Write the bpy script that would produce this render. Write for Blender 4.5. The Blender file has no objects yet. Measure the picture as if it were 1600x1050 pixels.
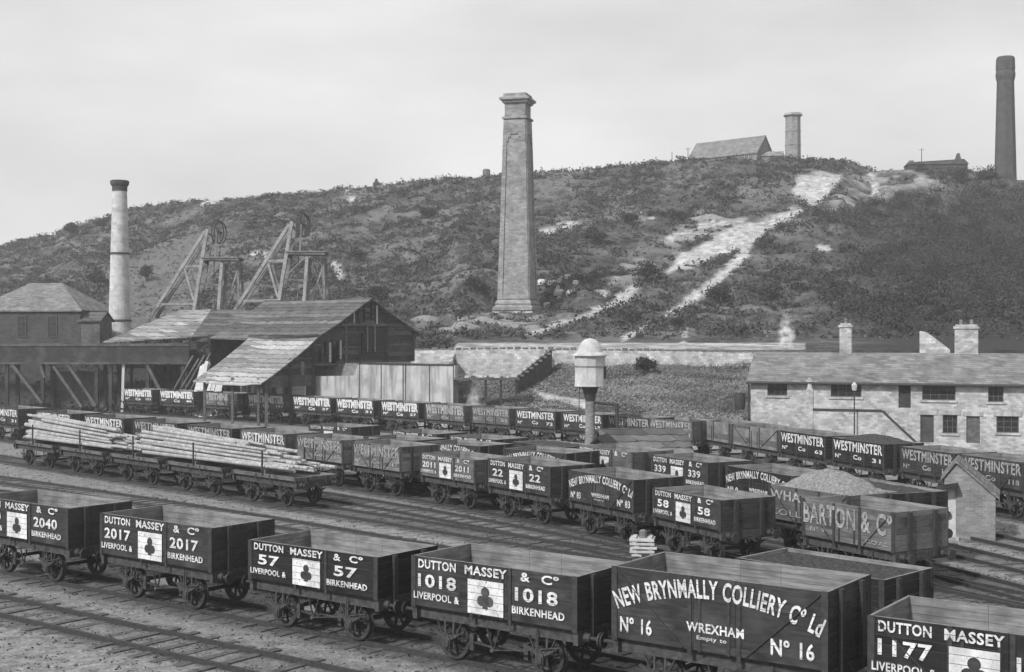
import bpy, math, random
import numpy as np
random.seed(7); np.random.seed(7)
R = math.radians
C = bpy.context.scene.collection
S = bpy.context.scene

# ------------------------------------------------------------------ camera, sky, sun, exposure
CAMZ, F, CX, CY = 7.9, 2000.0, 800.0, 525.0          # eye height; focal length and centre in pixels of the photograph
cd = bpy.data.cameras.new('camera'); cam = bpy.data.objects.new('camera', cd); C.objects.link(cam)
cam.location = (0, 0, CAMZ); cam.rotation_euler = (R(90), 0, 0)
cd.sensor_width = 36; cd.lens = 45; cd.clip_start = 0.5; cd.clip_end = 6000
S.camera = cam

SUN_AZ, SUN_EL = R(222), R(40)                        # azimuth clockwise from +Y
w = bpy.data.worlds.new('World'); S.world = w; w.use_nodes = True
nt = w.node_tree; nt.nodes.clear()
N = nt.nodes.new; LK = nt.links.new
sky = N('ShaderNodeTexSky'); sky.sky_type = 'NISHITA'; sky.sun_disc = False
sky.sun_elevation = SUN_EL; sky.sun_rotation = SUN_AZ; sky.air_density = 1.0; sky.dust_density = 3.0
bw = N('ShaderNodeRGBToBW'); LK(sky.outputs[0], bw.inputs[0])
tc = N('ShaderNodeTexCoord'); mp = N('ShaderNodeMapping'); mp.inputs['Scale'].default_value = (1.5, 1.5, 5)
LK(tc.outputs['Generated'], mp.inputs[0])
nz = N('ShaderNodeTexNoise'); nz.inputs['Scale'].default_value = 2.2; nz.inputs['Detail'].default_value = 6; nz.inputs['Roughness'].default_value = .5
LK(mp.outputs[0], nz.inputs['Vector'])
mr = N('ShaderNodeMapRange'); mr.inputs['From Min'].default_value = .3; mr.inputs['From Max'].default_value = .7
mr.inputs['To Min'].default_value = 5.2; mr.inputs['To Max'].default_value = 7.3   # high thin cloud, in sky units
LK(nz.outputs[0], mr.inputs[0])
mx = N('ShaderNodeMix'); mx.inputs[0].default_value = .8                            # cloud cover over the clear sky
LK(bw.outputs[0], mx.inputs[2]); LK(mr.outputs[0], mx.inputs[3])
bg = N('ShaderNodeBackground'); bg.inputs['Strength'].default_value = .1
LK(mx.outputs[0], bg.inputs[0]); wo = N('ShaderNodeOutputWorld'); LK(bg.outputs[0], wo.inputs[0])

sl = bpy.data.lights.new('sun', 'SUN'); sl.energy = 3.3; sl.angle = R(5); sl.color = (1, 1, 1)
so = bpy.data.objects.new('sun', sl); C.objects.link(so)
so.rotation_euler = (R(90) - SUN_EL, 0, math.pi - SUN_AZ)
so.location = (-40, -40, 60)
S.view_settings.view_transform = 'Standard'; S.view_settings.look = 'None'
S.view_settings.exposure = .42; S.view_settings.gamma = 1
S.cycles.max_bounces = 6; S.cycles.volume_bounces = 3

# ------------------------------------------------------------------ helpers
def at(px, py, z):                                    # the point at height z seen at a pixel of the photograph
    Y = (CAMZ - z) * F / (py - CY)
    return ((px - CX) / F * Y, Y)
def atY(px, py, Y): return ((px - CX) / F * Y, Y, CAMZ - (py - CY) * Y / F)

MATS = {}
def mat(name, c1, c2, scale=6, rough=.85, stretch=(1, 1, 1), detail=6, c3=None, s3=1.0, bump=0.0, lo=.35, hi=.65, spec=.2):
    m = bpy.data.materials.new(name); m.use_nodes = True; t = m.node_tree; n = t.nodes; b = n['Principled BSDF']
    tc = n.new('ShaderNodeTexCoord'); mp = n.new('ShaderNodeMapping'); mp.inputs['Scale'].default_value = stretch
    t.links.new(tc.outputs['Object'], mp.inputs[0])
    z = n.new('ShaderNodeTexNoise'); z.inputs['Scale'].default_value = scale; z.inputs['Detail'].default_value = detail
    z.inputs['Roughness'].default_value = .65
    t.links.new(mp.outputs[0], z.inputs['Vector'])
    r = n.new('ShaderNodeMapRange'); r.inputs[1].default_value = lo; r.inputs[2].default_value = hi
    t.links.new(z.outputs[0], r.inputs[0])
    x = n.new('ShaderNodeMix'); x.data_type = 'RGBA'
    x.inputs[6].default_value = (c1, c1, c1, 1); x.inputs[7].default_value = (c2, c2, c2, 1)
    t.links.new(r.outputs[0], x.inputs[0]); out = x.outputs[2]
    if c3 is not None:                                # larger stains
        z3 = n.new('ShaderNodeTexNoise'); z3.inputs['Scale'].default_value = s3; z3.inputs['Detail'].default_value = 4
        t.links.new(tc.outputs['Object'], z3.inputs['Vector'])
        r3 = n.new('ShaderNodeMapRange'); r3.inputs[1].default_value = .48; r3.inputs[2].default_value = .72
        t.links.new(z3.outputs[0], r3.inputs[0])
        x3 = n.new('ShaderNodeMix'); x3.data_type = 'RGBA'; x3.inputs[7].default_value = (c3, c3, c3, 1)
        t.links.new(r3.outputs[0], x3.inputs[0]); t.links.new(out, x3.inputs[6]); out = x3.outputs[2]
    t.links.new(out, b.inputs['Base Color'])
    b.inputs['Roughness'].default_value = rough; b.inputs['Specular IOR Level'].default_value = spec
    if bump:
        bp = n.new('ShaderNodeBump'); bp.inputs['Strength'].default_value = bump; bp.inputs['Distance'].default_value = .05
        t.links.new(z.outputs[0], bp.inputs['Height']); t.links.new(bp.outputs[0], b.inputs['Normal'])
    MATS[name] = m; return m
def brickmat(name, c1, c2, mort, bw_, bh, scale=1.0, rough=.9, noise=.5, c3=None):
    m = bpy.data.materials.new(name); m.use_nodes = True; t = m.node_tree; n = t.nodes; b = n['Principled BSDF']
    tc = n.new('ShaderNodeTexCoord')
    sx = n.new('ShaderNodeSeparateXYZ'); t.links.new(tc.outputs['Object'], sx.inputs[0])
    ad = n.new('ShaderNodeMath'); ad.operation = 'ADD'; t.links.new(sx.outputs[0], ad.inputs[0]); t.links.new(sx.outputs[1], ad.inputs[1])
    cb = n.new('ShaderNodeCombineXYZ'); t.links.new(ad.outputs[0], cb.inputs[0]); t.links.new(sx.outputs[2], cb.inputs[1])
    wob = n.new('ShaderNodeTexNoise'); wob.inputs['Scale'].default_value = 1.5
    t.links.new(tc.outputs['Object'], wob.inputs['Vector'])
    va = n.new('ShaderNodeVectorMath'); va.operation = 'MULTIPLY_ADD'; va.inputs[1].default_value = (bh*noise,)*3
    t.links.new(wob.outputs['Color'], va.inputs[0]); t.links.new(cb.outputs[0], va.inputs[2])
    k = n.new('ShaderNodeTexBrick'); k.inputs['Scale'].default_value = scale
    k.inputs['Brick Width'].default_value = bw_; k.inputs['Row Height'].default_value = bh
    k.inputs['Mortar Size'].default_value = bh*.07; k.inputs['Mortar Smooth'].default_value = .3
    k.inputs['Color1'].default_value = (c1,)*3+(1,); k.inputs['Color2'].default_value = (c2,)*3+(1,); k.inputs['Mortar'].default_value = (mort,)*3+(1,)
    t.links.new(va.outputs[0], k.inputs['Vector'])
    z = n.new('ShaderNodeTexNoise'); z.inputs['Scale'].default_value = .9; z.inputs['Detail'].default_value = 8; z.inputs['Roughness'].default_value = .7
    t.links.new(tc.outputs['Object'], z.inputs['Vector'])
    r = n.new('ShaderNodeMapRange'); r.inputs[1].default_value = .3; r.inputs[2].default_value = .7; r.inputs[3].default_value = .6; r.inputs[4].default_value = 1.3
    t.links.new(z.outputs[0], r.inputs[0])
    x = n.new('ShaderNodeMix'); x.data_type = 'RGBA'; x.blend_type = 'MULTIPLY'; x.inputs[0].default_value = 1
    t.links.new(k.outputs[0], x.inputs[6]); t.links.new(r.outputs[0], x.inputs[7])
    t.links.new(x.outputs[2], b.inputs['Base Color']); b.inputs['Roughness'].default_value = rough; b.inputs['Specular IOR Level'].default_value = .1
    bp = n.new('ShaderNodeBump'); bp.inputs['Strength'].default_value = .4; bp.inputs['Distance'].default_value = .03
    t.links.new(k.outputs['Fac'], bp.inputs['Height']); bp.invert = True; t.links.new(bp.outputs[0], b.inputs['Normal'])
    MATS[name] = m; return m

mat('black_paint', .006, .014, 5, .7, (.4, 1, 3), c3=.035, s3=1.2, spec=.3)
mat('dark_paint', .014, .036, 5, .75, (.4, 1, 3), c3=.055, s3=1.1, spec=.3)
mat('grey_paint', .055, .10, 5, .8, (.4, 1, 3), c3=.13, s3=1.0)
mat('mid_paint', .075, .13, 5, .82, (.4, 1, 3), c3=.16, s3=1.0)
mat('worn_paint', .10, .18, 5, .85, (.4, 1, 3), c3=.24, s3=.9)
for _n, _a, _b in (('black_paint', .010, .024), ('dark_paint', .024, .06), ('grey_paint', .085, .15), ('worn_paint', .07, .15), ('mid_paint', .06, .11)): mat(_n+'_worn', _a, _b, 6, .85, (.4, 1, 3), c3=_a*.6, s3=1.6)
mat('inner_wood', .12, .26, 4, .95, (.35, .35, 4), c3=.09, s3=1.3)
mat('top_edge', .12, .24, 8, .9)
mat('iron', .016, .04, 9, .7, spec=.4)
mat('dusty_iron', .028, .075, 7, .85)
mat('rail_steel', .018, .045, 12, .6, (1, 1, 1), spec=.4)
def lettermat(name, c1, c2, cd_, amt):
    m = bpy.data.materials.new(name); m.use_nodes = True; t = m.node_tree; n = t.nodes; b = n['Principled BSDF']; g = n.new('ShaderNodeNewGeometry')
    def nz(sc, det, lo, hi, a, b_):
        z = n.new('ShaderNodeTexNoise'); z.inputs['Scale'].default_value = sc; z.inputs['Detail'].default_value = det; z.inputs['Roughness'].default_value = .7
        mp = n.new('ShaderNodeMapping'); mp.inputs['Scale'].default_value = (1, 1, .55); t.links.new(g.outputs['Position'], mp.inputs[0]); t.links.new(mp.outputs[0], z.inputs['Vector'])
        r = n.new('ShaderNodeMapRange'); r.inputs[1].default_value = lo; r.inputs[2].default_value = hi; r.inputs[3].default_value = a; r.inputs[4].default_value = b_; t.links.new(z.outputs[0], r.inputs[0]); return r.outputs[0]
    sx = n.new('ShaderNodeSeparateXYZ'); t.links.new(g.outputs['Position'], sx.inputs[0])
    def mth(op, a, v):
        q = n.new('ShaderNodeMath'); q.operation = op; t.links.new(a, q.inputs[0])
        if isinstance(v, float): q.inputs[1].default_value = v
        else: t.links.new(v, q.inputs[1])
        return q.outputs[0]
    jt = mth('GREATER_THAN', mth('FRACT', mth('MULTIPLY', mth('SUBTRACT', sx.outputs[2], 1.368), 1/.172), 0.0), .07)   # dark plank joints
    x = n.new('ShaderNodeMix'); t.links.new(mth('MULTIPLY', nz(16, 5, amt, amt+.14, 0, 1), jt), x.inputs[0]); x.inputs[2].default_value = cd_; t.links.new(nz(2.2, 5, .3, .7, c1, c2), x.inputs[3])
    t.links.new(x.outputs[0], b.inputs['Base Color']); b.inputs['Roughness'].default_value = .85; b.inputs['Specular IOR Level'].default_value = .2; MATS[name] = m
lettermat('white_lettering', .36, .72, .10, .30); lettermat('faded_lettering', .17, .42, .09, .36)
mat('sleeper_wood', .05, .12, 5, .95, bump=.2)
mat('coal', .012, .05, 14, .7, bump=.8, spec=.4)
mat('slack_coal', .12, .25, 9, .95, bump=.8)
mat('ash', .05, .10, 6, .95, bump=.6)
mat('pale_log', .19, .42, 3, .85, (3, 3, 1), c3=.2, s3=1.0, bump=.1)
mat('log_end', .30, .45, 12, .9)
mat('pale_timber', .34, .55, 3, .9, (1, 1, 3))
mat('dark_timber', .022, .05, 3, .9, (1, 1, 3), c3=.075, s3=.7)
mat('mid_timber', .06, .13, 3, .9, (1, 1, 3), c3=.03, s3=.5)
mat('frame_timber', .20, .38, 3, .9, (1, 1, 3), c3=.12, s3=.6)
mat('grey_timber', .12, .26, 3, .9, (1, 1, 3), c3=.07, s3=.6)
mat('concrete', .12, .42, 1.5, .9, (1, 1, .13), c3=.22, s3=.7, detail=8, lo=.3, hi=.56)
mat('tank_paint', .34, .56, 1.6, .7, (1, 1, .5), c3=.3, s3=.8)
mat('dark_opening', .008, .02, 4, .4)
mat('glass', .012, .03, 3, .15, spec=.5)
mat('leaf_dark', .035, .07, .4, .9)
mat('bark', .06, .12, 3, .95)
mat('door_paint', .35, .5, 4, .8)
brickmat('chimney_brick', .18, .28, .22, .5, .22)
brickmat('dark_brick', .05, .075, .07, .45, .15)
brickmat('pale_render', .40, .50, .45, .9, .35, noise=.3)
brickmat('slate_roof', .13, .22, .10, .6, .13, noise=.6)
brickmat('felt_roof', .06, .15, .03, 2.4, .34, noise=.9)
brickmat('sheet_roof', .14, .36, .08, 1.5, .40, noise=.7)
brickmat('rubble_stone', .26, .45, .33, .34, .16, noise=1.5)
brickmat('wall_stone', .30, .56, .36, .5, .26, noise=1.5)
brickmat('house_brick', .16, .24, .26, .25, .085)
brickmat('far_stone', .13, .18, .16, .8, .4)

class MB:
    def __init__(s): s.v, s.f, s.m = [], [], []
    def quad(s, a, b, c, d, m=0):
        i = len(s.v); s.v += [a, b, c, d]; s.f.append((i, i+1, i+2, i+3)); s.m.append(m)
    def poly(s, pts, m=0):
        i = len(s.v); s.v += list(pts); s.f.append(tuple(range(i, i+len(pts)))); s.m.append(m)
    def hexa(s, p, m=0, mm=None):                     # p: 4 bottom, 4 top (counter-clockwise from above)
        i = len(s.v); s.v += list(p)
        F_ = [(3, 2, 1, 0), (4, 5, 6, 7), (0, 1, 5, 4), (1, 2, 6, 5), (2, 3, 7, 6), (3, 0, 4, 7)]
        for k, f in enumerate(F_):
            s.f.append(tuple(i+q for q in f)); s.m.append(m if mm is None else mm[k])
    def box(s, x0, x1, y0, y1, z0, z1, m=0, mm=None):  # mm: bottom, top, -y, +x, +y, -x
        s.hexa([(x0, y0, z0), (x1, y0, z0), (x1, y1, z0), (x0, y1, z0), (x0, y0, z1), (x1, y0, z1), (x1, y1, z1), (x0, y1, z1)], m, mm)
    def beam(s, a, b, w, h=None, m=0):
        h = h or w; a = np.array(a, float); b = np.array(b, float); d = b-a; d /= np.linalg.norm(d)
        up = np.array((0, 0, 1.)) if abs(d[2]) < .95 else np.array((0, 1., 0))
        x = np.cross(d, up); x /= np.linalg.norm(x); y = np.cross(x, d)
        o = [x*w/2*i+y*h/2*j for i, j in ((-1, -1), (1, -1), (1, 1), (-1, 1))]
        i = len(s.v); s.v += [tuple(a+q) for q in o]+[tuple(b+q) for q in o]
        for f in ((0, 1, 2, 3), (7, 6, 5, 4), (0, 4, 5, 1), (1, 5, 6, 2), (2, 6, 7, 3), (3, 7, 4, 0)):
            s.f.append(tuple(i+q for q in f)); s.m.append(m)
    def tube(s, a, b, r0, r1=None, n=10, m=0, mcap=None):
        r1 = r0 if r1 is None else r1; a = np.array(a, float); b = np.array(b, float); d = b-a; d /= np.linalg.norm(d)
        up = np.array((0, 0, 1.)) if abs(d[2]) < .95 else np.array((0, 1., 0))
        x = np.cross(d, up); x /= np.linalg.norm(x); y = np.cross(d, x)
        i = len(s.v); A = [2*math.pi*k/n for k in range(n)]
        s.v += [tuple(a+(x*math.cos(t)+y*math.sin(t))*r0) for t in A]+[tuple(b+(x*math.cos(t)+y*math.sin(t))*r1) for t in A]
        for k in range(n):
            q = (k+1) % n; s.f.append((i+k, i+q, i+n+q, i+n+k)); s.m.append(m)
        mc = m if mcap is None else mcap
        s.f.append(tuple(i+k for k in reversed(range(n)))); s.m.append(mc)
        s.f.append(tuple(i+n+k for k in range(n))); s.m.append(mc)
    def lathe(s, prof, n=16, c=(0, 0), m=0, rot=0.0, axis='z', cap=True):   # prof: (r, h)
        i = len(s.v)
        for r, h in prof:
            for k in range(n):
                t = 2*math.pi*k/n+rot; a, b = r*math.cos(t), r*math.sin(t)
                s.v.append((c[0]+a, c[1]+b, h) if axis == 'z' else (c[0]+a, h, c[1]+b))
        for j in range(len(prof)-1):
            for k in range(n):
                q = (k+1) % n; f = (i+j*n+k, i+j*n+q, i+(j+1)*n+q, i+(j+1)*n+k)
                s.f.append(f if axis == 'z' else f[::-1]); s.m.append(m)
        if cap:
            j = len(prof)-1
            s.f.append(tuple(i+j*n+k for k in range(n))); s.m.append(m)
            s.f.append(tuple(i+k for k in reversed(range(n)))); s.m.append(m)
    def mesh(s, name, mats):
        me = bpy.data.meshes.new(name); me.from_pydata([tuple(map(float, p)) for p in s.v], [], s.f)
        for k in mats: me.materials.append(MATS[k])
        me.polygons.foreach_set('material_index', s.m); me.update(); return me
def link(name, me, parent=None, loc=(0, 0, 0), rz=0, scale=None):
    o = bpy.data.objects.new(name, me); C.objects.link(o); o.location = loc; o.rotation_euler = (0, 0, rz)
    if scale: o.scale = scale
    if parent: o.parent = parent
    return o
def build(mb, name, mats, parent=None, loc=(0, 0, 0), rz=0):
    if isinstance(mats, str): mats = [mats]
    return link(name, mb.mesh(name, mats), parent, loc, rz)
def tag(o, label=None, cat=None, group=None, kind=None):
    if label: o['label'] = label
    if cat: o['category'] = cat
    if group: o['group'] = group
    if kind: o['kind'] = kind
    return o
def thing(name, label, cat, loc=(0, 0, 0), rz=0, group=None):
    o = bpy.data.objects.new(name, None); C.objects.link(o); o.location = loc; o.rotation_euler = (0, 0, rz)
    o.empty_display_size = .3
    return tag(o, label, cat, group)

# ------------------------------------------------------------------ terrain
SKY = np.array([(-600, 470), (-200, 420), (0, 384), (50, 373), (85, 368), (110, 353), (150, 346), (205, 324), (330, 313), (400, 310), (440, 302), (530, 294), (600, 288),
                (750, 277), (900, 266), (1000, 257), (1090, 250), (1250, 249), (1300, 249), (1335, 254), (1362, 266), (1420, 264), (1530, 266), (1560, 276), (1600, 280), (1750, 300), (2200, 330)], float)
KN = lambda *p: (np.array(p, float)[:, 0], np.array(p, float)[:, 1])
kYr = KN((-600, 360), (0, 330), (800, 262), (1600, 240), (2200, 240))
kYb = KN((-600, 136), (475, 136), (492, 118.5), (705, 109.5), (715, 104), (850, 98), (1000, 92), (1150, 86.5), (1250, 89), (1290, 97), (2200, 97))
kYw = KN((-600, 142), (475, 142), (492, 119.5), (705, 110.5), (715, 119), (1250, 119), (2200, 119))
kzw = KN((-600, 6), (475, 6), (492, 5.3), (705, 5.3), (715, 4.2), (830, 4.4), (870, 5.4), (1200, 5.4), (1300, 4.5), (2200, 4.5))
_rs = np.random.RandomState(3)
_waves = [(2*math.pi/l*math.cos(a), 2*math.pi/l*math.sin(a), ph, l) for l in (70, 45, 30, 22, 15, 11, 8, 6, 4.5, 3.5) for a, ph in [(_rs.uniform(0, 6.28), _rs.uniform(0, 6.28)) for _ in range(5)]]
def fbm(X, Y, pw=1.0, lmax=100, lmin=0):
    z = np.zeros_like(X, dtype=float); tot = 0
    for kx, ky, ph, l in _waves:
        if lmin < l <= lmax: z += np.sin(kx*X+ky*Y+ph)*l**pw; tot += (l**pw)**2
    return z/math.sqrt(tot*.5)
def sstep(a, b, x):
    t = np.clip((x-a)/(b-a), 0, 1); return t*t*(3-2*t)
def zt(X, Y):
    X = np.asarray(X, float); Y = np.asarray(Y, float)
    px = np.clip(CX+F*X/np.maximum(Y, 5), -600, 2200)
    s = np.interp(px, SKY[:, 0], SKY[:, 1]); Yr = np.interp(px, *kYr); zr = CAMZ+(CY-s)*Yr/F
    Yb = np.interp(px, *kYb); Yw = np.interp(px, *kYw); zw = np.interp(px, *kzw)
    tb = np.clip((Y-Yb)/(Yw-Yb), 0, 1)
    z = zw*tb**.65
    ter = np.interp(px, [-600, 475, 492, 705, 715, 2200], [6.3, 6.3, 5.4, 5.4, 6.6, 6.6])
    up = np.interp(px, [640, 700, 2200], [0, .75, .75])
    z = np.where(Y >= Yw, ter+up*np.clip((Y-Yw)/10, 0, 1), z); ter = ter+up
    Yh = np.interp(px, [-600, 475, 492, 2200], [145.0, 145.0, 129.0, 129.0])
    th = np.clip((Y-Yh)/(Yr-Yh), 0, None)
    tc_ = np.minimum(th, 1)
    prof = .35*tc_+.65*tc_**1.8
    zh = ter+(zr-ter)*prof
    edge = 3.0*(1-sstep(0, .10, 1-tc_))*0
    bump = (fbm(X, Y)*.55+fbm(X, Y, .6, 14)*.22)*sstep(0, .15, th)*(1-.75*sstep(.85, 1, tc_)*1)
    zh = zh+bump-edge
    zback = zr+bump-(Y-Yr)*.09
    z = np.where(Y > Yh, np.where(th <= 1, zh, zback), z)
    wq_ = sstep(9, 5, np.hypot(X-.74, (Y-162.5)/1.5)); z = np.where(wq_ > 0, z*(1-wq_)+np.minimum(z, 10.75)*wq_, z)
    z = z + np.where((Y > Yb+1) & (Y < Yw), fbm(X, Y, .8, 14)*.12, 0)
    return z
def zt1(x, y): return float(zt(np.array([x]), np.array([y]))[0])

def seg_d(px, py, pts):
    d = np.full(px.shape, 1e9)
    for (x0, y0), (x1, y1) in zip(pts[:-1], pts[1:]):
        dx, dy = x1-x0, y1-y0; t = np.clip(((px-x0)*dx+(py-y0)*dy)/(dx*dx+dy*dy+1e-9), 0, 1)
        d = np.minimum(d, np.hypot(px-x0-t*dx, py-y0-t*dy))
    return d
def inpoly(px, py, P):
    r = np.zeros(px.shape, bool); n = len(P)
    for i in range(n):
        x0, y0 = P[i]; x1, y1 = P[(i+1) % n]
        c = ((y0 > py) != (y1 > py)) & (px < (x1-x0)*(py-y0)/(y1-y0+1e-12)+x0); r ^= c
    return r
POLYS = [[(1248, 272), (1318, 272), (1302, 292), (1292, 310), (1270, 326), (1246, 308), (1238, 300)],
         [(1252, 328), (1205, 338), (1150, 352), (1095, 380), (1062, 398), (1038, 428), (1095, 412), (1140, 396), (1170, 378), (1200, 356)],
         [(1175, 368), (1158, 385), (1145, 412), (1110, 440), (1070, 470), (1085, 472), (1120, 446), (1160, 410), (1182, 372)],
         [(992, 444), (975, 450), (962, 468), (940, 480), (950, 484), (980, 470), (992, 458)],
         [(930, 452), (955, 450), (945, 466)]]
DIMP = [[(1355, 270), (1480, 272), (1470, 288), (1400, 300), (1300, 330), (1280, 325), (1310, 300)], [(1090, 335), (1180, 338), (1100, 372), (1040, 400), (1050, 360)], [(640, 498), (840, 488), (840, 520), (700, 512)], [(930, 440), (1010, 400), (1030, 430), (990, 445)]]
LINES = [([(1250, 330), (1205, 345), (1175, 375), (1150, 408), (1110, 446), (1070, 475), (1040, 494)], 5),
         ([(975, 468), (940, 484), (880, 504), (830, 522)], 3.5), ([(1040, 494), (990, 520), (972, 534)], 2), ([(1072, 510), (1068, 536)], 2.5),
         ([(848, 362), (900, 350)], 3), ([(985, 338), (1020, 340)], 3), ([(1045, 372), (1075, 364)], 4), ([(1095, 354), (1160, 345)], 4),
         ([(538, 298), (550, 310)], 4), ([(522, 412), (532, 432)], 5), ([(395, 397), (422, 402)], 3),
         ([(838, 592), (826, 603), (850, 618), (880, 624), (918, 634)], 3.2), ([(320, 318), (345, 312)], 4),
         ([(1362, 275), (1372, 305)], 4), ([(1280, 385), (1295, 392)], 3)]
def masks(X, Y, Z):
    px = CX+F*X/Y; py = CY-F*(Z-CAMZ)/Y
    n1 = fbm(X, Y, .3, 12); wob = n1*2.2
    pale = np.zeros_like(X)
    for P in POLYS:
        ins = inpoly(px, py, P); d = seg_d(px, py, P+[P[0]])
        pale = np.maximum(pale, sstep(-3, 3, np.where(ins, d, -d)+wob))
    for P in DIMP:
        ins = inpoly(px, py, P); d = seg_d(px, py, P+[P[0]])
        pale = np.maximum(pale, .48*sstep(-4, 6, np.where(ins, d, -d)+wob*2)*sstep(-.6, .5, fbm(X, Y, .3, 9)))
    for L, wd in LINES: pale = np.maximum(pale, sstep(2.5, -1.5, seg_d(px, py, L)-wd+wob))
    Yw = np.interp(px, *kYw)
    ter = (Y > Yw) & (Y < 127.5) & (px > 640) & (px < 1260)
    pale = np.where(ter, .8+.2*n1, pale)
    pale = np.where(Y > np.interp(px, *kYb)+.5, pale, 0)
    # the spread of thin, stony turf on the middle of the slope
    thin = sstep(.1, 1.1, fbm(X+37, Y*1.0-11, .6, 32)+.5*n1-.15)*.45
    tip = sstep(-18, 8, np.where(inpoly(px, py, [(165, 480), (205, 412), (300, 372), (350, 378), (330, 440), (250, 520), (170, 520)]), 1, -1)*seg_d(px, py, [(165, 480), (205, 412), (300, 372), (350, 378), (330, 440), (250, 520), (170, 520), (165, 480)]))
    veg = sstep(0, 2, Y-np.interp(px, *kYb))
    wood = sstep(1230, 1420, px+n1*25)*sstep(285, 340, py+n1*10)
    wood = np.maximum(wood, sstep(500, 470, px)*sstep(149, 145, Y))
    return px, py, pale, thin, tip, veg, wood

us = np.unique(np.concatenate([np.arange(-1600, -100, 60), np.arange(-100, 1701, 4), np.arange(1720, 3300, 60)])).astype(float)
Ys = np.concatenate([np.linspace(4, 17, 8), np.arange(17.5, 62, .25), np.arange(62, 150, .5), np.arange(150, 380, 1.2), np.array([385, 395, 410, 440, 500])])
U, YY = np.meshgrid((us-CX)/F, Ys)
XX = U*YY; ZZ = zt(XX, YY)
px_, py_, pale_, thin_, tip_, veg_, wood_ = masks(XX, YY, ZZ)
nu, ny = len(us), len(Ys)
idx = np.arange(nu*ny).reshape(ny, nu)
faces = np.stack([idx[:-1, :-1], idx[:-1, 1:], idx[1:, 1:], idx[1:, :-1]], -1).reshape(-1, 4)
me = bpy.data.meshes.new('ground')
me.vertices.add(nu*ny); me.vertices.foreach_set('co', np.stack([XX, YY, ZZ], -1).ravel())
me.loops.add(faces.size); me.loops.foreach_set('vertex_index', faces.ravel())
me.polygons.add(len(faces)); me.polygons.foreach_set('loop_start', np.arange(0, faces.size, 4)); me.polygons.foreach_set('loop_total', np.full(len(faces), 4))
me.update(calc_edges=True)
for nm, a in (('pale', pale_), ('thin', thin_), ('tip', tip_), ('veg', veg_), ('wood', wood_)):
    at_ = me.attributes.new(nm, 'FLOAT', 'POINT'); at_.data.foreach_set('value', a.ravel().astype(np.float32))
me.polygons.foreach_set('use_smooth', np.ones(len(faces), bool))

def ground_material():
    m = bpy.data.materials.new('ground'); m.use_nodes = True; t = m.node_tree; n = t.nodes; b = n['Principled BSDF']
    g = n.new('ShaderNodeNewGeometry')
    def noise(sc, det, lo, hi, a, b_, rough=.65):
        z = n.new('ShaderNodeTexNoise'); z.inputs['Scale'].default_value = sc; z.inputs['Detail'].default_value = det; z.inputs['Roughness'].default_value = rough
        t.links.new(g.outputs['Position'], z.inputs['Vector'])
        r = n.new('ShaderNodeMapRange'); r.inputs[1].default_value = lo; r.inputs[2].default_value = hi; r.inputs[3].default_value = a; r.inputs[4].default_value = b_
        t.links.new(z.outputs[0], r.inputs[0]); return r.outputs[0], z.outputs[0]
    def attr(nm):
        a = n.new('ShaderNodeAttribute'); a.attribute_name = nm; return a.outputs['Fac']
    def mix(f, a, b_):
        x = n.new('ShaderNodeMix'); t.links.new(f, x.inputs[0])
        for s_, v in ((2, a), (3, b_)):
            if isinstance(v, float): x.inputs[s_].default_value = v
            else: t.links.new(v, x.inputs[s_])
        return x.outputs[0]
    def mul(a, b_):
        x = n.new('ShaderNodeMath'); x.operation = 'MULTIPLY'; t.links.new(a, x.inputs[0])
        if isinstance(b_, float): x.inputs[1].default_value = b_
        else: t.links.new(b_, x.inputs[1])
        return x.outputs[0]
    fine, fz = noise(9, 4, .3, .7, .6, 1.35)
    stones, _ = noise(2.2, 6, .35, .65, .13, .29)
    ash_shade, _ = noise(1.3, 5, .3, .7, .55, 1.0)
    oil, _ = noise(.16, 4, .45, .62, 0.0, 1.0)
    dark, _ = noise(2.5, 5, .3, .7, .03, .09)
    ballast = mul(mix(mul(attr('ash_shade'), ash_shade), mix(mul(oil, .45), stones, .16), dark), fine)
    g1, _ = noise(.30, 8, .40, .60, .032, .10, .78)
    g2, _ = noise(1.6, 6, .35, .7, .6, 1.5, .7)
    grass = mul(g1, g2)
    grass = mix(attr('thin'), grass, mul(g2, .17))
    grass = mix(attr('tip'), grass, mul(g2, .105))
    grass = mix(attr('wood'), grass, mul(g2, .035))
    g3, _ = noise(.8, 6, .3, .7, .75, 1.2)
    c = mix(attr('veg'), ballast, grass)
    g4, _ = noise(.9, 8, .36, .60, .25, 1.0, .75)
    c = mix(mul(attr('pale'), g4), c, mul(g3, .46))
    t.links.new(c, b.inputs['Base Color']); b.inputs['Roughness'].default_value = .95; b.inputs['Specular IOR Level'].default_value = .1
    bp = n.new('ShaderNodeBump'); bp.inputs['Strength'].default_value = .7; bp.inputs['Distance'].default_value = .08
    t.links.new(fz, bp.inputs['Height']); t.links.new(bp.outputs[0], b.inputs['Normal'])
    MATS['ground'] = m; return m
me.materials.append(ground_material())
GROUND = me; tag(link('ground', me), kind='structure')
mb = MB(); mb.quad((-700, -200, -.6), (700, -200, -.6), (700, 1000, -.6), (-700, 1000, -.6)); tag(build(mb, 'terrain', 'ash'), kind='structure')

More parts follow.
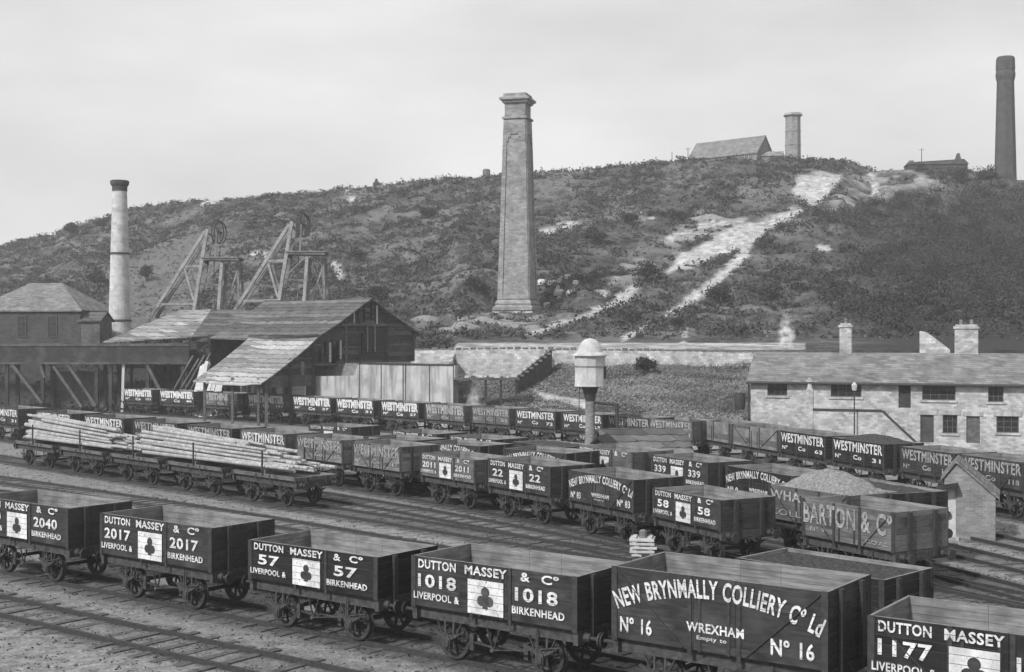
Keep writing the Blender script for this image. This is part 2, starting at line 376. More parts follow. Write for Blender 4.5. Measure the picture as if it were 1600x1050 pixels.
# ------------------------------------------------------------------ lettering
TXT = {}
def text_mesh(s, mname='white_lettering', arch=None, bold=.026):
    key = (s, mname, arch, bold)
    if key in TXT: return TXT[key]
    cu = bpy.data.curves.new('lettering', 'FONT'); cu.body = s; cu.size = 1; cu.offset = bold; cu.resolution_u = 3
    cu.space_character = 1.08; cu.space_word = 1.25
    ob = bpy.data.objects.new('lettering', cu); C.objects.link(ob)
    dg = bpy.context.evaluated_depsgraph_get()
    me = bpy.data.meshes.new_from_object(ob.evaluated_get(dg)); bpy.data.objects.remove(ob); bpy.data.curves.remove(cu)
    co = np.array([v.co for v in me.vertices]); mn = co.min(0); mxx = co.max(0); co = (co-mn)/np.maximum(mxx-mn, 1e-6)
    if arch is None:
        out = np.stack([co[:, 0], np.zeros(len(co)), co[:, 1]], -1)
    else:
        wd, lh, rise = arch; Rr = (wd*wd/4+rise*rise)/(2*rise); tm = math.asin(min(1, wd/2/Rr))
        th = (co[:, 0]-.5)*2*tm; rr = Rr+co[:, 1]*lh
        out = np.stack([rr*np.sin(th), np.zeros(len(co)), rr*np.cos(th)-Rr*math.cos(tm)], -1)
    me.vertices.foreach_set('co', out.ravel()); me.materials.clear(); me.materials.append(MATS[mname]); me.update()
    me.name = 'lettering'; TXT[key] = me; return me

# ------------------------------------------------------------------ wagons
WW = 2.3; FLOOR = 1.24; PH = .172
CACHE = {}
def body_mesh(L, n, paint):
    k = ('b', round(L, 1), n, paint)
    if k in CACHE: return CACHE[k]
    rnd = random.Random(str(k)); L = round(L, 1); b = MB(); T = .065
    x0, x1, y0, y1 = -L/2, L/2, -WW/2, WW/2
    for i in range(n):
        z0 = FLOOR+i*PH; z1 = z0+PH-.007; tp = 2 if i == n-1 else 1
        for xs, xe in ((x0, -.48), (-.474, .474), (.48, x1)):
            j = rnd.uniform(-.003, .003)
            o = 3 if rnd.random() < .33 else 0
            b.box(xs, xe, y0+j, y0+T, z0, z1, mm=[0, tp, o, 0, 1, 0])
            b.box(xs, xe, y1-T, y1+j, z0, z1, mm=[0, tp, 1, 0, 0, 0])
        j = rnd.uniform(-.003, .003); o = 3 if rnd.random() < .33 else 0
        b.box(x0+.002+j, x0+T, y0+T+.002, y1-T-.002, z0, z1, mm=[0, tp, 0, 1, 0, o])
        b.box(x1-T, x1-.002+j, y0+T+.002, y1-T-.002, z0, z1, mm=[0, tp, 0, o, 0, 1])
    b.box(x0+T, x1-T, y0+T, y1-T, FLOOR-.02, FLOOR+.05, m=1)
    CACHE[k] = b.mesh('body', [paint, 'inner_wood', 'top_edge', paint+'_worn']); return CACHE[k]
def iron_pieces(L, n, style):
    L = round(L, 1); H = n*PH; t = FLOOR+H; out = []
    def add(nm, fn): b = MB(); fn(b); out.append((nm, b))
    for s in (-1, 1):
        y = s*(WW/2+.012)
        for x in (-L/2+.06, L/2-.06): add('corner_plate', lambda b: b.box(x-.07, x+.07, y-.008, y+.008, FLOOR-.05, t+.004))
        for x in (-.56, .56): add('side_knee', lambda b: b.box(x-.045, x+.045, y-.015, y+.015, FLOOR-.12, t-.01))
        if style != 'plain':
            for q in (-1, 1): add('diagonal_strap', lambda b: b.beam((q*(L/2-.15), y, t-.08), (q*.72, y, FLOOR+.03), .05, .02))
        for x in (-.33, .33): add('door_hinge', lambda b: b.box(x-.03, x+.03, y-.012, y+.012, FLOOR-.02, t-.25))
    for e in (-1, 1):
        for y in (-.55, .55): add('end_post', lambda b: b.box(*sorted((e*(L/2+.002), e*(L/2+.09))), y-.07, y+.07, FLOOR-.25, t-.03))
    return out
def iron_work(root, L, n, style):
    k = ('i', round(L, 1), n, style)
    if k not in CACHE: CACHE[k] = [(nm, b.mesh(nm, ['iron'])) for nm, b in iron_pieces(L, n, style)]
    for nm, me in CACHE[k]: link(nm, me, root)
def frame_mesh(L):
    k = ('f', round(L, 1))
    if k in CACHE: return CACHE[k]
    L = round(L, 1); b = MB()
    for s in (-1, 1): b.box(-L/2+.13, L/2-.13, s*.93-.06, s*.93+.06, .93, FLOOR-.022)
    for e in (-1, 1): b.box(*sorted((e*(L/2-.13), e*(L/2+.0))), -1.12, 1.12, .90, FLOOR-.022)
    for x in (-.6, .6): b.box(x-.06, x+.06, -.86, .86, .95, FLOOR-.022)
    CACHE[k] = b.mesh('underframe', ['dusty_iron']); return CACHE[k]
def wheel_mesh():
    if 'w' in CACHE: return CACHE['w']
    b = MB(); r = .465
    b.lathe([(.37, -.06), (.44, -.065), (r, -.06), (r, .045), (r+.03, .05), (r+.03, .075), (.37, .07), (.37, -.06)], 24, axis='y', cap=False)
    b.lathe([(.10, -.11), (.10, .09)], 12, axis='y')
    for i in range(8):
        a = i*math.pi/4+.2; b.beam((.08*math.cos(a), 0, .08*math.sin(a)), (.39*math.cos(a), 0, .39*math.sin(a)), .035, .065)
    CACHE['w'] = b.mesh('wheel', ['iron']); return CACHE['w']
def guard_mesh():
    if 'g' in CACHE: return CACHE['g']
    b = MB()                                          # W-iron, axle box
    b.beam((-.36, 0, .46), (-.12, 0, -.05), .05, .02); b.beam((.36, 0, .46), (.12, 0, -.05), .05, .02)
    b.beam((-.13, 0, .46), (-.13, 0, -.16), .05, .02); b.beam((.13, 0, .46), (.13, 0, -.16), .05, .02)
    b.beam((-.14, 0, -.17), (.14, 0, -.17), .04, .02)
    b.box(-.11, .11, -.13, .04, -.13, .12); b.box(-.08, .08, -.16, -.13, -.1, .06)
    CACHE['g'] = b.mesh('axle_guard', ['dusty_iron']); return CACHE['g']
def spring_mesh():
    if 's' in CACHE: return CACHE['s']
    b = MB(); n = 8
    for lay in range(4):
        ln = .46-lay*.09
        for i in range(n):
            a0, a1 = -ln+2*ln*i/n, -ln+2*ln*(i+1)/n
            f = lambda x: .26-.10*(1-(x/.46)**2)-.026*lay+.0
            b.beam((a0, -.06, f(a0)), (a1, -.06, f(a1)), .09, .024)
    b.box(-.05, .05, -.115, -.005, .05, .20)
    CACHE['s'] = b.mesh('leaf_spring', ['dusty_iron']); return CACHE['s']
def buffer_mesh():
    if 'u' in CACHE: return CACHE['u']
    b = MB(); b.tube((0, 0, 0), (.16, 0, 0), .12, .09, 12); b.tube((.16, 0, 0), (.40, 0, 0), .045, n=10); b.tube((.40, 0, 0), (.44, 0, 0), .17, .16, 14)
    CACHE['u'] = b.mesh('buffer', ['iron']); return CACHE['u']
def axle_mesh():
    if 'x' in CACHE: return CACHE['x']
    b = MB(); b.tube((0, -1.0, 0), (0, 1.0, 0), .06, n=8); CACHE['x'] = b.mesh('axle', ['iron']); return CACHE['x']
def brake_parts(root, wb):
    k = ('k', round(wb, 1))
    if k not in CACHE:
        y = -1.06; out = []
        b = MB(); b.beam((-.2, y+.04, .93), (-.02, y+.04, .42), .045, .02); b.beam((.16, y+.04, .93), (-.02, y+.04, .42), .045, .02)
        b.tube((-.02, y+.1, .45), (-.02, y-.04, .45), .05, n=8); out.append(('brake_hanger', b))
        b = MB(); b.beam((-.02, y, .45), (wb/2-.45, y, .58), .06, .02); b.beam((wb/2-.46, y, .58), (wb/2+.55, y, .78), .05, .02); out.append(('brake_lever', b))
        b = MB(); b.beam((wb/2-.1, y-.03, 1.15), (wb/2-.1, y-.03, .5), .035, .02); out.append(('lever_guard', b))
        for q in (-1, 1):
            b = MB(); b.beam((-.02, -.8, .46+.04*q), (q*(wb/2-.5), -.8, .5), .06, .03); out.append(('push_rod', b))
            b = MB(); b.box(q*(wb/2-.56)-.06, q*(wb/2-.56)+.06, -.86, -.7, .3, .68); out.append(('brake_block', b))
        CACHE[k] = [(nm, b.mesh(nm, ['dusty_iron'])) for nm, b in out]
    for nm, me in CACHE[k]: link(nm, me, root)
def coupling_mesh():
    if 'c' in CACHE: return CACHE['c']
    b = MB()
    for i, (x, z) in enumerate(((.06, .98), (.2, .88), (.34, .84))):
        for s in (-1, 1): b.beam((x-.09, s*.04, z+.03), (x+.09, s*.04, z-.03), .025, .025)
    CACHE['c'] = b.mesh('coupling', ['iron']); return CACHE['c']
def club_panel(root, L, n, x0, x1, z0, z1, panel='white_lettering', club='iron'):
    b = MB(); y = -WW/2-.036
    b.quad((x0, y, z0), (x1, y, z0), (x1, y, z1), (x0, y, z1))
    p = build(b, 'emblem_panel', panel, root)
    w_, h_ = x1-x0, z1-z0; c = MB(); xc = (x0+x1)/2; zc = z0+h_*.47; r = min(w_, h_)*.155
    for i, (dx, dz) in enumerate(((0, r*1.25), (-r*.95, -r*.45), (r*.95, -r*.45))):
        yy = y-.004-.0012*i
        c.poly([(xc+dx+r*math.cos(a), yy, zc+dz+r*math.sin(a)) for a in [2*math.pi*k/18 for k in range(18)]])
    yy = y-.009
    c.poly([(xc-r*.7, yy, zc-r*1.9), (xc+r*.7, yy, zc-r*1.9), (xc+r*.22, yy, zc+.3*r), (xc-r*.22, yy, zc+.3*r)])
    build(c, 'club_emblem', club, p)

def letter(root, s, L, n, a0, a1, b0, b1, m='white_lettering', bold=.026, arch=None):
    """text on the near side; a: fractions of the length, b: fractions of the side height from the top"""
    H = n*PH; top = FLOOR+H
    x0, x1 = -L/2+a0*L, -L/2+a1*L; z1, z0 = top-b0*H, top-b1*H
    y = -WW/2-.0305+.018*(bold < 0)
    if arch is None:
        return link('lettering', text_mesh(s, m, None, bold), root, (x0, y, z0), 0, (x1-x0, 1, z1-z0))
    rise = arch*H
    return link('lettering', text_mesh(s, m, (round(x1-x0, 2), round(z1-z0, 2), round(rise, 2)), bold), root, ((x0+x1)/2, y, z0), 0)

NUMS = ['27', '31', '46', '58', '63', '72', '85', '94', '109', '118', '134', '151', '167']
def livery(root, L, n, kind, num=None, m='white_lettering'):
    if kind == 'dutton':
        letter(root, 'DUTTON', L, n, .05, .29, .05, .23, m); letter(root, 'MASSEY', L, n, .345, .60, .05, .23, m)
        letter(root, '&', L, n, .68, .735, .05, .22, m); letter(root, 'Cº', L, n, .80, .90, .05, .22, m)
        if num:
            k = .05+.018*len(num)
            letter(root, num, L, n, .17-k, .17+k, .34, .60, m); letter(root, num, L, n, .77-k, .77+k, .34, .60, m)
        letter(root, 'LIVERPOOL &', L, n, .02, .31, .70, .85, m); letter(root, 'BIRKENHEAD', L, n, .63, .93, .70, .85, m)
        top = FLOOR+n*PH
        club_panel(root, L, n, -L/2+.365*L, -L/2+.58*L, top-.97*n*PH, top-.31*n*PH, m, 'dusty_iron' if num in ('1018',) else 'iron')
    elif kind == 'arch':
        letter(root, 'NEW BRYNMALLY COLLIERY Cº Ld', L, n, .03, .97, .33, .59, m, .026, .30)
        letter(root, 'WREXHAM', L, n, .37, .64, .62, .75, m)
        if num:
            letter(root, 'Nº '+num, L, n, .04, .20, .68, .90, m); letter(root, 'Nº '+num, L, n, .76, .95, .68, .90, m)
        letter(root, 'Empty to', L, n, .42, .56, .79, .86, m, .008)
    elif kind == 'west':
        letter(root, 'WESTMINSTER', L, n, .03, .97, .08, .50, m, .030)
        letter(root, 'Nº', L, n, .06, .18, .66, .84, m); letter(root, 'Co', L, n, .42, .58, .62, .82, m); letter(root, NUMS[int(abs(root.location.x*7.3+root.location.y*3.1)) % len(NUMS)], L, n, .78, .94, .66, .84, m)
    elif kind == 'west_block':
        letter(root, 'WESTMINSTER', L, n, .01, .99, .03, .62, m, .062)
        letter(root, 'Nº', L, n, .06, .20, .70, .88, m, .04); letter(root, 'Co', L, n, .42, .60, .70, .92, m, .04); letter(root, NUMS[int(abs(root.location.x*5.3+root.location.y*2.3)) % len(NUMS)], L, n, .78, .95, .70, .88, m, .04)
    elif kind == 'barton':
        letter(root, 'BARTON', L, n, .02, .60, .08, .64, m, .022); letter(root, '& Cº', L, n, .66, .98, .08, .64, m, .022)
        letter(root, 'COAL', L, n, .70, .94, .80, .90, m, .008); letter(root, 'Nº 9', L, n, .10, .26, .72, .84, m, .008)
    elif kind == 'coll':
        letter(root, 'WHA', L, n, .03, .42, .12, .42, m); letter(root, 'COLLIERY', L, n, .03, .75, .68, .86, m, .012)

def heap_mesh(L, n, h, mname, seed=0):
    k = ('h', round(L, 1), n, h, mname, seed)
    if k in CACHE: return CACHE[k]
    rs = np.random.RandomState(seed); nx, nyy = 34, 18; b = MB(); top = FLOOR+n*PH
    def z(i, j):
        a, c = i/nx*2-1, j/nyy*2-1
        e = max(0, 1-abs(a)**2.2)*max(0, 1-abs(c)**2.0)
        return top-.10+h*e+(rs.uniform(-.05, .05) if 0 < i < nx and 0 < j < nyy else 0)
    V = [(-L/2+.08+(L-.16)*i/nx, -WW/2+.08+(WW-.16)*j/nyy, z(i, j)) for j in range(nyy+1) for i in range(nx+1)]
    b.v = V
    for j in range(nyy):
        for i in range(nx):
            q = j*(nx+1)+i; b.f.append((q, q+1, q+nx+2, q+nx+1)); b.m.append(0)
    CACHE[k] = b.mesh('coal_heap', [mname]); return CACHE[k]

def running_gear(root, L, near=True):
    wb = min(2.75, L*.56)
    for q in (-1, 1):
        for s in (-1, 1):
            link('wheel', wheel_mesh(), root, (q*wb/2, s*.76, .465), 0 if s < 0 else math.pi)
            link('axle_guard', guard_mesh(), root, (q*wb/2, s*1.0, .465), 0 if s < 0 else math.pi)
            link('leaf_spring', spring_mesh(), root, (q*wb/2, s*1.0, .465), 0 if s < 0 else math.pi)
            link('buffer', buffer_mesh(), root, (q*L/2, s*.86, 1.05), 0 if q > 0 else math.pi)
        link('axle', axle_mesh(), root, (q*wb/2, 0, .465))
        link('coupling', coupling_mesh(), root, (q*L/2, 0, .05), 0 if q > 0 else math.pi)
    brake_parts(root, wb)
    link('underframe', frame_mesh(L), root)

RAIL = .13
def wagon(x, y, a, L, n, paint, label, group, kind=None, num=None, m='white_lettering', style='diag', load=None, seed=0):
    root = thing('coal_wagon', label, 'wagon', (x, y, RAIL), -a, group)
    link('body', body_mesh(L, n, paint), root); iron_work(root, L, n, style)
    running_gear(root, L)
    if kind: livery(root, L, n, kind, num, m)
    if load:
        o = link('coal_heap', heap_mesh(L, n, load[0], load[1], seed), None, (x, y, RAIL), -a)
        tag(o, load[2], 'coal')
    return root

# rows: every wagon by the near top-left corner and the right end of its near side in the photograph
class Row:
    def __init__(s, pts, deg=2):
        P = np.array(pts, float); s.o = P.mean(0); d = P[-1]-P[0]; d /= np.linalg.norm(d); s.d = d; s.nrm = np.array((-d[1], d[0]))
        q = P-s.o; s.t0, s.t1 = (q@d).min(), (q@d).max()
        s.c = np.polyfit(q@d, q@s.nrm, deg); s.dc = np.polyder(s.c)
    def val(s, t):
        tt = np.clip(t, s.t0-4, s.t1+4)               # straight beyond the ends
        return np.polyval(s.c, tt)+np.polyval(s.dc, tt)*(t-tt)
    def p(s, t): return s.o+s.d*t+s.nrm*s.val(t)
    def ang(s, t):
        k = np.polyval(s.dc, np.clip(t, s.t0-4, s.t1+4)); v = s.d+s.nrm*k; return math.atan2(-v[1], v[0])
    def tof(s, P): return float((np.array(P)-s.o)@s.d)
TRACKS = []; DEBUG = False
def row(specs, deg=2, ext=(12, 12)):
    pts = [at(x, y, FLOOR+n*PH+RAIL) for (x, x2, y, n, *_r) in specs]
    Rw = Row(pts, min(deg, len(pts)-1)); out = []
    for (x, x2, y, n, *rest), P in zip(specs, pts):
        t = Rw.tof(P); a = Rw.ang(t+2.4); ux, uy = math.cos(a), -math.sin(a); vx, vy = math.sin(a), math.cos(a)
        q = Rw.p(t)
        u0 = (x-CX)/F                                  # slide along the row to the left edge seen, then find the length
        sft = (u0*q[1]-q[0])/(ux-u0*uy); q = q+np.array((ux, uy))*sft
        ur = (x2-CX)/F; L = (ur*q[1]-q[0])/(ux-ur*uy); Lc = min(max(L, 4.0), 5.3)
        c = q+np.array((ux, uy))*(L/2)+np.array((vx, vy))*(WW/2)
        out.append((c[0], c[1], a, Lc, n, L))
        if DEBUG: print('ROW', x, y, 'got', round(CY+F*(CAMZ-(FLOOR+n*PH+RAIL))/q[1], 1), 'L', round(L, 2), 'a', round(math.degrees(a), 1))
    TRACKS.append((Rw, WW/2, Rw.t0-ext[0], Rw.t1+ext[1])); return Rw, out
def place(specs, infos):
    for (x, x2, y, n, paint, label, group, kw), (cx, cy, a, L, n_, L0) in zip(specs, infos):
        wagon(cx, cy, a, L, n, paint, label, group, **kw)

GA = 'lettered coal wagons in the front row'
rowA = [(-42, 112, 775, 7, 'dark_paint', 'dark open wagon numbered 2040, first of the front row at the left', GA, dict(kind='dutton', num='2040', style='plain')),
        (157, 331, 797, 7, 'dark_paint', 'dark grey open wagon numbered 2017 with a small white club panel', GA, dict(kind='dutton', num='2017', style='plain')),
        (389, 590, 846, 6, 'black_paint', 'jet black open wagon numbered 57 with a bold white club panel', GA, dict(kind='dutton', num='57', style='plain')),
        (643, 903, 868, 7, 'dark_paint', 'open wagon numbered 1018 with a faded grey club on its white panel', GA, dict(kind='dutton', num='1018', style='plain')),
        (958, 1292, 882, 9, 'dark_paint', 'large dark wagon numbered 16 with arched white lettering in the front row', GA, dict(kind='arch', num='16')),
        (1356, 1730, 961, 7, 'black_paint', 'black open wagon numbered 1177 at the lower right corner', GA, dict(kind='dutton', num='1177'))]
RA, iA = row(rowA, 2, (25, 10)); place(rowA, iA)
GB = 'wagons in the middle row'
wl = ['first', 'second', 'third', 'fourth', 'fifth', 'sixth', 'seventh', 'eighth', 'ninth', 'tenth', 'eleventh', 'twelfth', 'thirteenth']
rowB = []
for k, (x, x2, y, pt, mm_) in enumerate([(-26, 38, 634, 'dark_paint', 'white_lettering'), (53, 117, 641, 'dark_paint', 'white_lettering'), (130, 196, 648, 'dark_paint', 'white_lettering'), (208, 278, 655, 'dark_paint', 'faded_lettering'), (293, 363, 663, 'dark_paint', 'faded_lettering'),
                            (376, 447, 671, 'grey_paint', 'white_lettering'), (463, 536, 681, 'worn_paint', 'faded_lettering'), (551, 627, 691, 'worn_paint', 'faded_lettering')]):
    rowB.append((x, x2, y, 7, pt, 'dark grey long-lettered wagon, %s from the left behind the timber loads' % wl[k], GB, dict(kind='west', m=mm_, style='diag' if k > 4 else 'plain')))
rowB += [(657, 743, 704, 6, 'grey_paint', 'grey wagon numbered 2011 with a white club panel in the middle row', GB, dict(kind='dutton', num='2011', style='plain')),
         (763, 860, 715, 7, 'dark_paint', 'dark wagon numbered 22 with a white club panel in the middle row', GB, dict(kind='dutton', num='22', style='plain')),
         (889, 991, 735, 7, 'dark_paint', 'dark wagon numbered 83 with arched lettering in the middle row', GB, dict(kind='arch', num='83')),
         (1020, 1127, 762, 6, 'dark_paint', 'low wagon numbered 58 with a white club panel, last of the middle row', GB, dict(kind='dutton', num='58', style='plain'))]
RB, iB = row(rowB, 3, (14, 10)); place(rowB, iB)
GC = 'wagons half hidden behind the middle row'
rowC = [(484, 548, 665, 6, 'dark_paint', 'half hidden dark wagon, leftmost of the second line behind the middle row', GC, dict(kind='dutton', style='plain')),
        (613, 682, 670, 6, 'dark_paint', 'half hidden dark wagon showing a thin line of lettering above wagon 2011', GC, dict(kind='dutton', style='plain')),
        (702, 775, 679, 6, 'dark_paint', 'half hidden dark wagon behind the arched lettering left of the cabin', GC, dict(kind='dutton', style='plain')),
        (800, 880, 688, 6, 'dark_paint', 'half hidden plain wagon full of dark coal, second left of the cabin', GC, dict(style='plain', load=(.12, 'coal', 'dark coal filling the half hidden wagon second left of the cabin'), seed=3)),
        (903, 990, 699, 7, 'grey_paint', 'grey lettered wagon just below the low cabin roof', GC, dict(kind='dutton', style='plain')),
        (1018, 1107, 712, 7, 'dark_paint', 'dark wagon numbered 339 behind wagon 58', GC, dict(kind='dutton', num='339', style='plain')),
        (1134, 1240, 728, 7, 'black_paint', 'black wagon with bright arched lettering left of the pale coal heap', GC, dict(kind='arch', num='9')),
        (1278, 1394, 747, 7, 'black_paint', 'black wagon behind the pale coal heap beside the brick hut', GC, dict(kind='dutton', style='plain', load=(.05, 'coal', 'dark coal in the wagon just left of the brick hut roof'), seed=5))]
RC, iC = row(rowC, 2, (22, 30)); place(rowC, iC)
rowC1 = [(575, 640, 682, 7, 'dark_paint', 'dark wagon with arched letters, left of three squeezed behind the middle row', GC, dict(kind='arch')),
         (668, 745, 691, 7, 'dark_paint', 'dark wagon with arched letters directly behind wagon 2011', GC, dict(kind='arch')),
         (788, 884, 700, 7, 'dark_paint', 'dark wagon with arched letters directly behind wagon 22', GC, dict(kind='arch'))]
RC1, iC1 = row(rowC1, 1, (30, 8)); place(rowC1, iC1)
GD = 'wagons beside the brick hut'
rowD = [(1254, 1396, 778, 7, 'grey_paint', 'grey wagon with large bold letters on its side beside the brick hut', GD, dict(kind='barton', m='faded_lettering', style='diag'))]
P = at(1254, 778, FLOOR+7*PH+RAIL); a = R(60)
RD = Row([(P[0]-6*math.cos(a), P[1]+6*math.sin(a)), P, (P[0]+6*math.cos(a), P[1]-6*math.sin(a))], 1)
TRACKS.append((RD, WW/2, -14, 26))
L = 4.0; c = (P[0]+math.cos(a)*L/2+math.sin(a)*WW/2, P[1]-math.sin(a)*L/2+math.cos(a)*WW/2)
wagon(c[0], c[1], a, L, 7, 'mid_paint', rowD[0][5], GD, 'barton', None, 'faded_lettering', 'diag')
P2 = at(1201, 756, FLOOR+7*PH+RAIL)
RD2 = Row([(P2[0]-6*math.cos(a), P2[1]+6*math.sin(a)), P2, (P2[0]+6*math.cos(a), P2[1]-6*math.sin(a))], 1)
TRACKS.append((RD2, WW/2, -14, 30))
L = 4.0; c = (P2[0]+math.cos(a)*L/2+math.sin(a)*WW/2, P2[1]-math.sin(a)*L/2+math.cos(a)*WW/2)
wagon(c[0], c[1], a, L, 7, 'grey_paint', 'grey wagon carrying the tall pale coal heap behind the bold lettered one', GD, 'coll', None, 'faded_lettering', 'diag',
      load=(.72, 'slack_coal', 'tall pale heap of small coal filling the wagon left of the brick hut'), seed=4)
P3 = at(1150, 871, FLOOR+5*PH+RAIL); a3 = R(46); L = 4.2
RH_ = Row([(P3[0]-6*math.cos(a3), P3[1]+6*math.sin(a3)), P3, (P3[0]+6*math.cos(a3), P3[1]-6*math.sin(a3))], 1); TRACKS.append((RH_, WW/2, -22, 20))
c = (P3[0]+math.cos(a3)*L/2+math.sin(a3)*WW/2, P3[1]-math.sin(a3)*L/2+math.cos(a3)*WW/2)
wagon(c[0], c[1], a3, L, 5, 'black_paint', 'low plain black wagon, half full of coal, directly behind the large arched lettered wagon', GD, style='plain', load=(-.22, 'coal', 'sunken load of black coal in the low unlettered wagon'), seed=9)
GE = 'wagons below the stone offices'
rowE = [(1078, 1140, 655, 7, 'worn_paint', 'plain pale grey wagon at the left end of the row below the offices', GE, dict(style='plain')),
        (1144, 1216, 661, 7, 'worn_paint', 'pale grey wagon with dark diagonal straps, second of the row below the offices', GE, dict(style='diag')),
        (1219, 1290, 671, 7, 'black_paint', 'black wagon with bold white lettering, left of the one with a dark coal heap', GE, dict(kind='west', style='plain')),
        (1301, 1382, 685, 7, 'black_paint', 'black wagon with bold white lettering carrying a dark coal heap', GE, dict(kind='west', style='plain', load=(.35, 'coal', 'dark rounded coal heap in the lettered wagon below the stone steps'), seed=2)),
        (1415, 1484, 697, 7, 'dark_paint', 'dark wagon with greyish lettering right of the dark coal heap', GE, dict(kind='west', m='faded_lettering', style='plain')),
        (1500, 1600, 710, 7, 'dark_paint', 'dark wagon with worn whitish lettering at the right edge below the offices', GE, dict(kind='west', m='faded_lettering', style='diag'))]
RE, iE = row(rowE, 1, (10, 14)); place(rowE, iE)
GF = 'lettered wagons in the far row'
rowF = []
for k, (x, x2, y) in enumerate([(194, 238, 607), (248, 305, 609), (316, 374, 613), (386, 446, 616), (458, 517, 620), (526, 584, 623), (596, 654, 626), (665, 726, 630), (737, 797, 635), (806, 868, 638), (879, 942, 644), (952, 1014, 650), (1020, 1076, 654)]):
    blk = k in (0, 1, 4, 5, 6); wm = 'white_lettering' if blk or k in (3, 9, 10) else 'faded_lettering'
    rowF.append((x, x2, y, 7, 'dark_paint' if k in (0, 1, 4, 5, 6, 9, 10, 11) else 'grey_paint', 'far row wagon with %s, %s from the left' % ('bright white block lettering' if blk else 'whitish lettering' if k in (3, 9, 10) else 'faded lettering', wl[k]), GF,
                 dict(kind='west_block' if k < 8 else 'west', m=wm, style='plain')))
RF, iF = row(rowF, 2, (24, 4)); place(rowF, iF)

# ------------------------------------------------------------------ timber loads on low wagons
GG = 'low timber wagons'
ag = R(45); Pg = np.array((-8.7, 56.4)); ug = np.array((math.cos(ag), -math.sin(ag))); vg = np.array((math.sin(ag), math.cos(ag)))
RG = Row([Pg-ug*30, Pg-ug*10, Pg], 1); TRACKS.append((RG, WW/2, -26, 36))
rl = random.Random(5)
def low_wagon(t, label):
    c = Pg-ug*t+vg*WW/2; L = 5.2
    root = thing('timber_wagon', label, 'wagon', (c[0], c[1], RAIL), -ag, GG)
    link('body', body_mesh(L, 1, 'grey_paint'), root); iron_work(root, L, 1, 'plain'); running_gear(root, L)
    b = MB(); b.box(-.14, .14, -1.12, 1.12, FLOOR+.055, FLOOR+.33); build(b, 'bolster', 'mid_timber', root)
    for s in (-1, 1):
        b = MB(); b.beam((0, s*1.19, FLOOR+.1), (0, s*1.19, FLOOR+1.25), .07, .06); build(b, 'stanchion', 'iron', root)
lw = ['low timber wagon under the log ends, rightmost of the timber train', 'low timber wagon under the left half of the nearer log load', 'low timber wagon under the right half of the farther log load', 'low timber wagon at the left edge under the farther log load', 'low timber wagon leftmost in the timber train']
for k in range(5): low_wagon(4.0+k*6.0, lw[k])
def logs(tc, length, n_side, label, group):
    z = RAIL+FLOOR+.33
    for lay in range(7):
        nn = n_side-lay
        for i in range(nn):
            r = .095*rl.uniform(.75, 1.25); ln = length*rl.uniform(.70, .98)-lay*.45
            yy = (i-(nn-1)/2)*.222+rl.uniform(-.05, .05); off = -rl.uniform(.1, .9)*(length-ln)*.5-lay*.22+rl.uniform(-.3, .5)
            zc = z+r+lay*.175+rl.uniform(-.02, .05); tilt = rl.uniform(-.004, .022)+lay*.004; yaw = rl.uniform(-.022, .022)
            b = MB(); b.tube((-ln/2, 0, 0), (ln/2, 0, 0), r*1.15, r*.72, 9, 0, 1)
            c = Pg-ug*(tc-off)+vg*(WW/2+yy)
            o = build(b, 'log', ['pale_log', 'log_end'], None, (c[0], c[1], zc), -ag+yaw); o.rotation_euler[1] = tilt
            tag(o, label, 'log', group)
logs(8.4, 14.5, 10, 'pale stripped log in the nearer stack on the low timber wagons', 'logs of the nearer timber load')
logs(22.6, 14.5, 10, 'pale stripped log in the farther stack at the left edge', 'logs of the farther timber load')

# ------------------------------------------------------------------ railway tracks
ALLT = []
def track(ptf, t0, t1, label=None):
    ts = np.arange(t0, t1, 1.0); P = np.array([ptf(t) for t in ts]); d = np.gradient(P, axis=0); d /= np.linalg.norm(d, axis=1)[:, None]; nn = np.stack([-d[:, 1], d[:, 0]], -1)
    ALLT.append(P)
    root = bpy.data.objects.new('railway_track', None); C.objects.link(root); root['kind'] = 'structure'
    for s in (-1, 1):
        b = MB(); A = P+nn*(s*.7175-.036); B = P+nn*(s*.7175+.036)
        for i in range(len(P)-1):
            z0, z1 = -.02, RAIL
            for (p, q, za, zb) in ((A, B, z1, z1), (B, B, z1, z0), (A, A, z0, z1)):
                b.quad((p[i][0], p[i][1], za), (p[i+1][0], p[i+1][1], za), (q[i+1][0], q[i+1][1], zb), (q[i][0], q[i][1], zb))
        build(b, 'rail', 'rail_steel', root)
    b = MB(); L = 0; rs = random.Random(int(t0*10))
    for t in np.arange(t0, t1, .78):
        p = ptf(t); q = ptf(t+.1); dd = (q-p)/np.linalg.norm(q-p); nv = np.array((-dd[1], dd[0])); hw = .125; hl = 1.3+rs.uniform(-.1, .1)
        cs = [p-dd*hw-nv*hl, p+dd*hw-nv*hl, p+dd*hw+nv*hl, p-dd*hw+nv*hl]; zz = .015+rs.uniform(-.02, .03)
        b.hexa([(x[0], x[1], -.1) for x in cs]+[(x[0], x[1], zz) for x in cs])
    o = build(b, 'sleepers', 'sleeper_wood', root); o['kind'] = 'stuff'
    return root
for Rw, off, t0, t1 in TRACKS:
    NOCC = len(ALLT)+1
    track(lambda t, Rw=Rw, off=off: Rw.p(t)+Rw.nrm*off*(1 if Rw.nrm[1] > 0 else -1), t0, t1)
nA = RA.nrm*(1 if RA.nrm[1] > 0 else -1)
track(lambda t: RA.p(t)+nA*(WW/2-3.7), RA.t0-20, RA.t1+6)
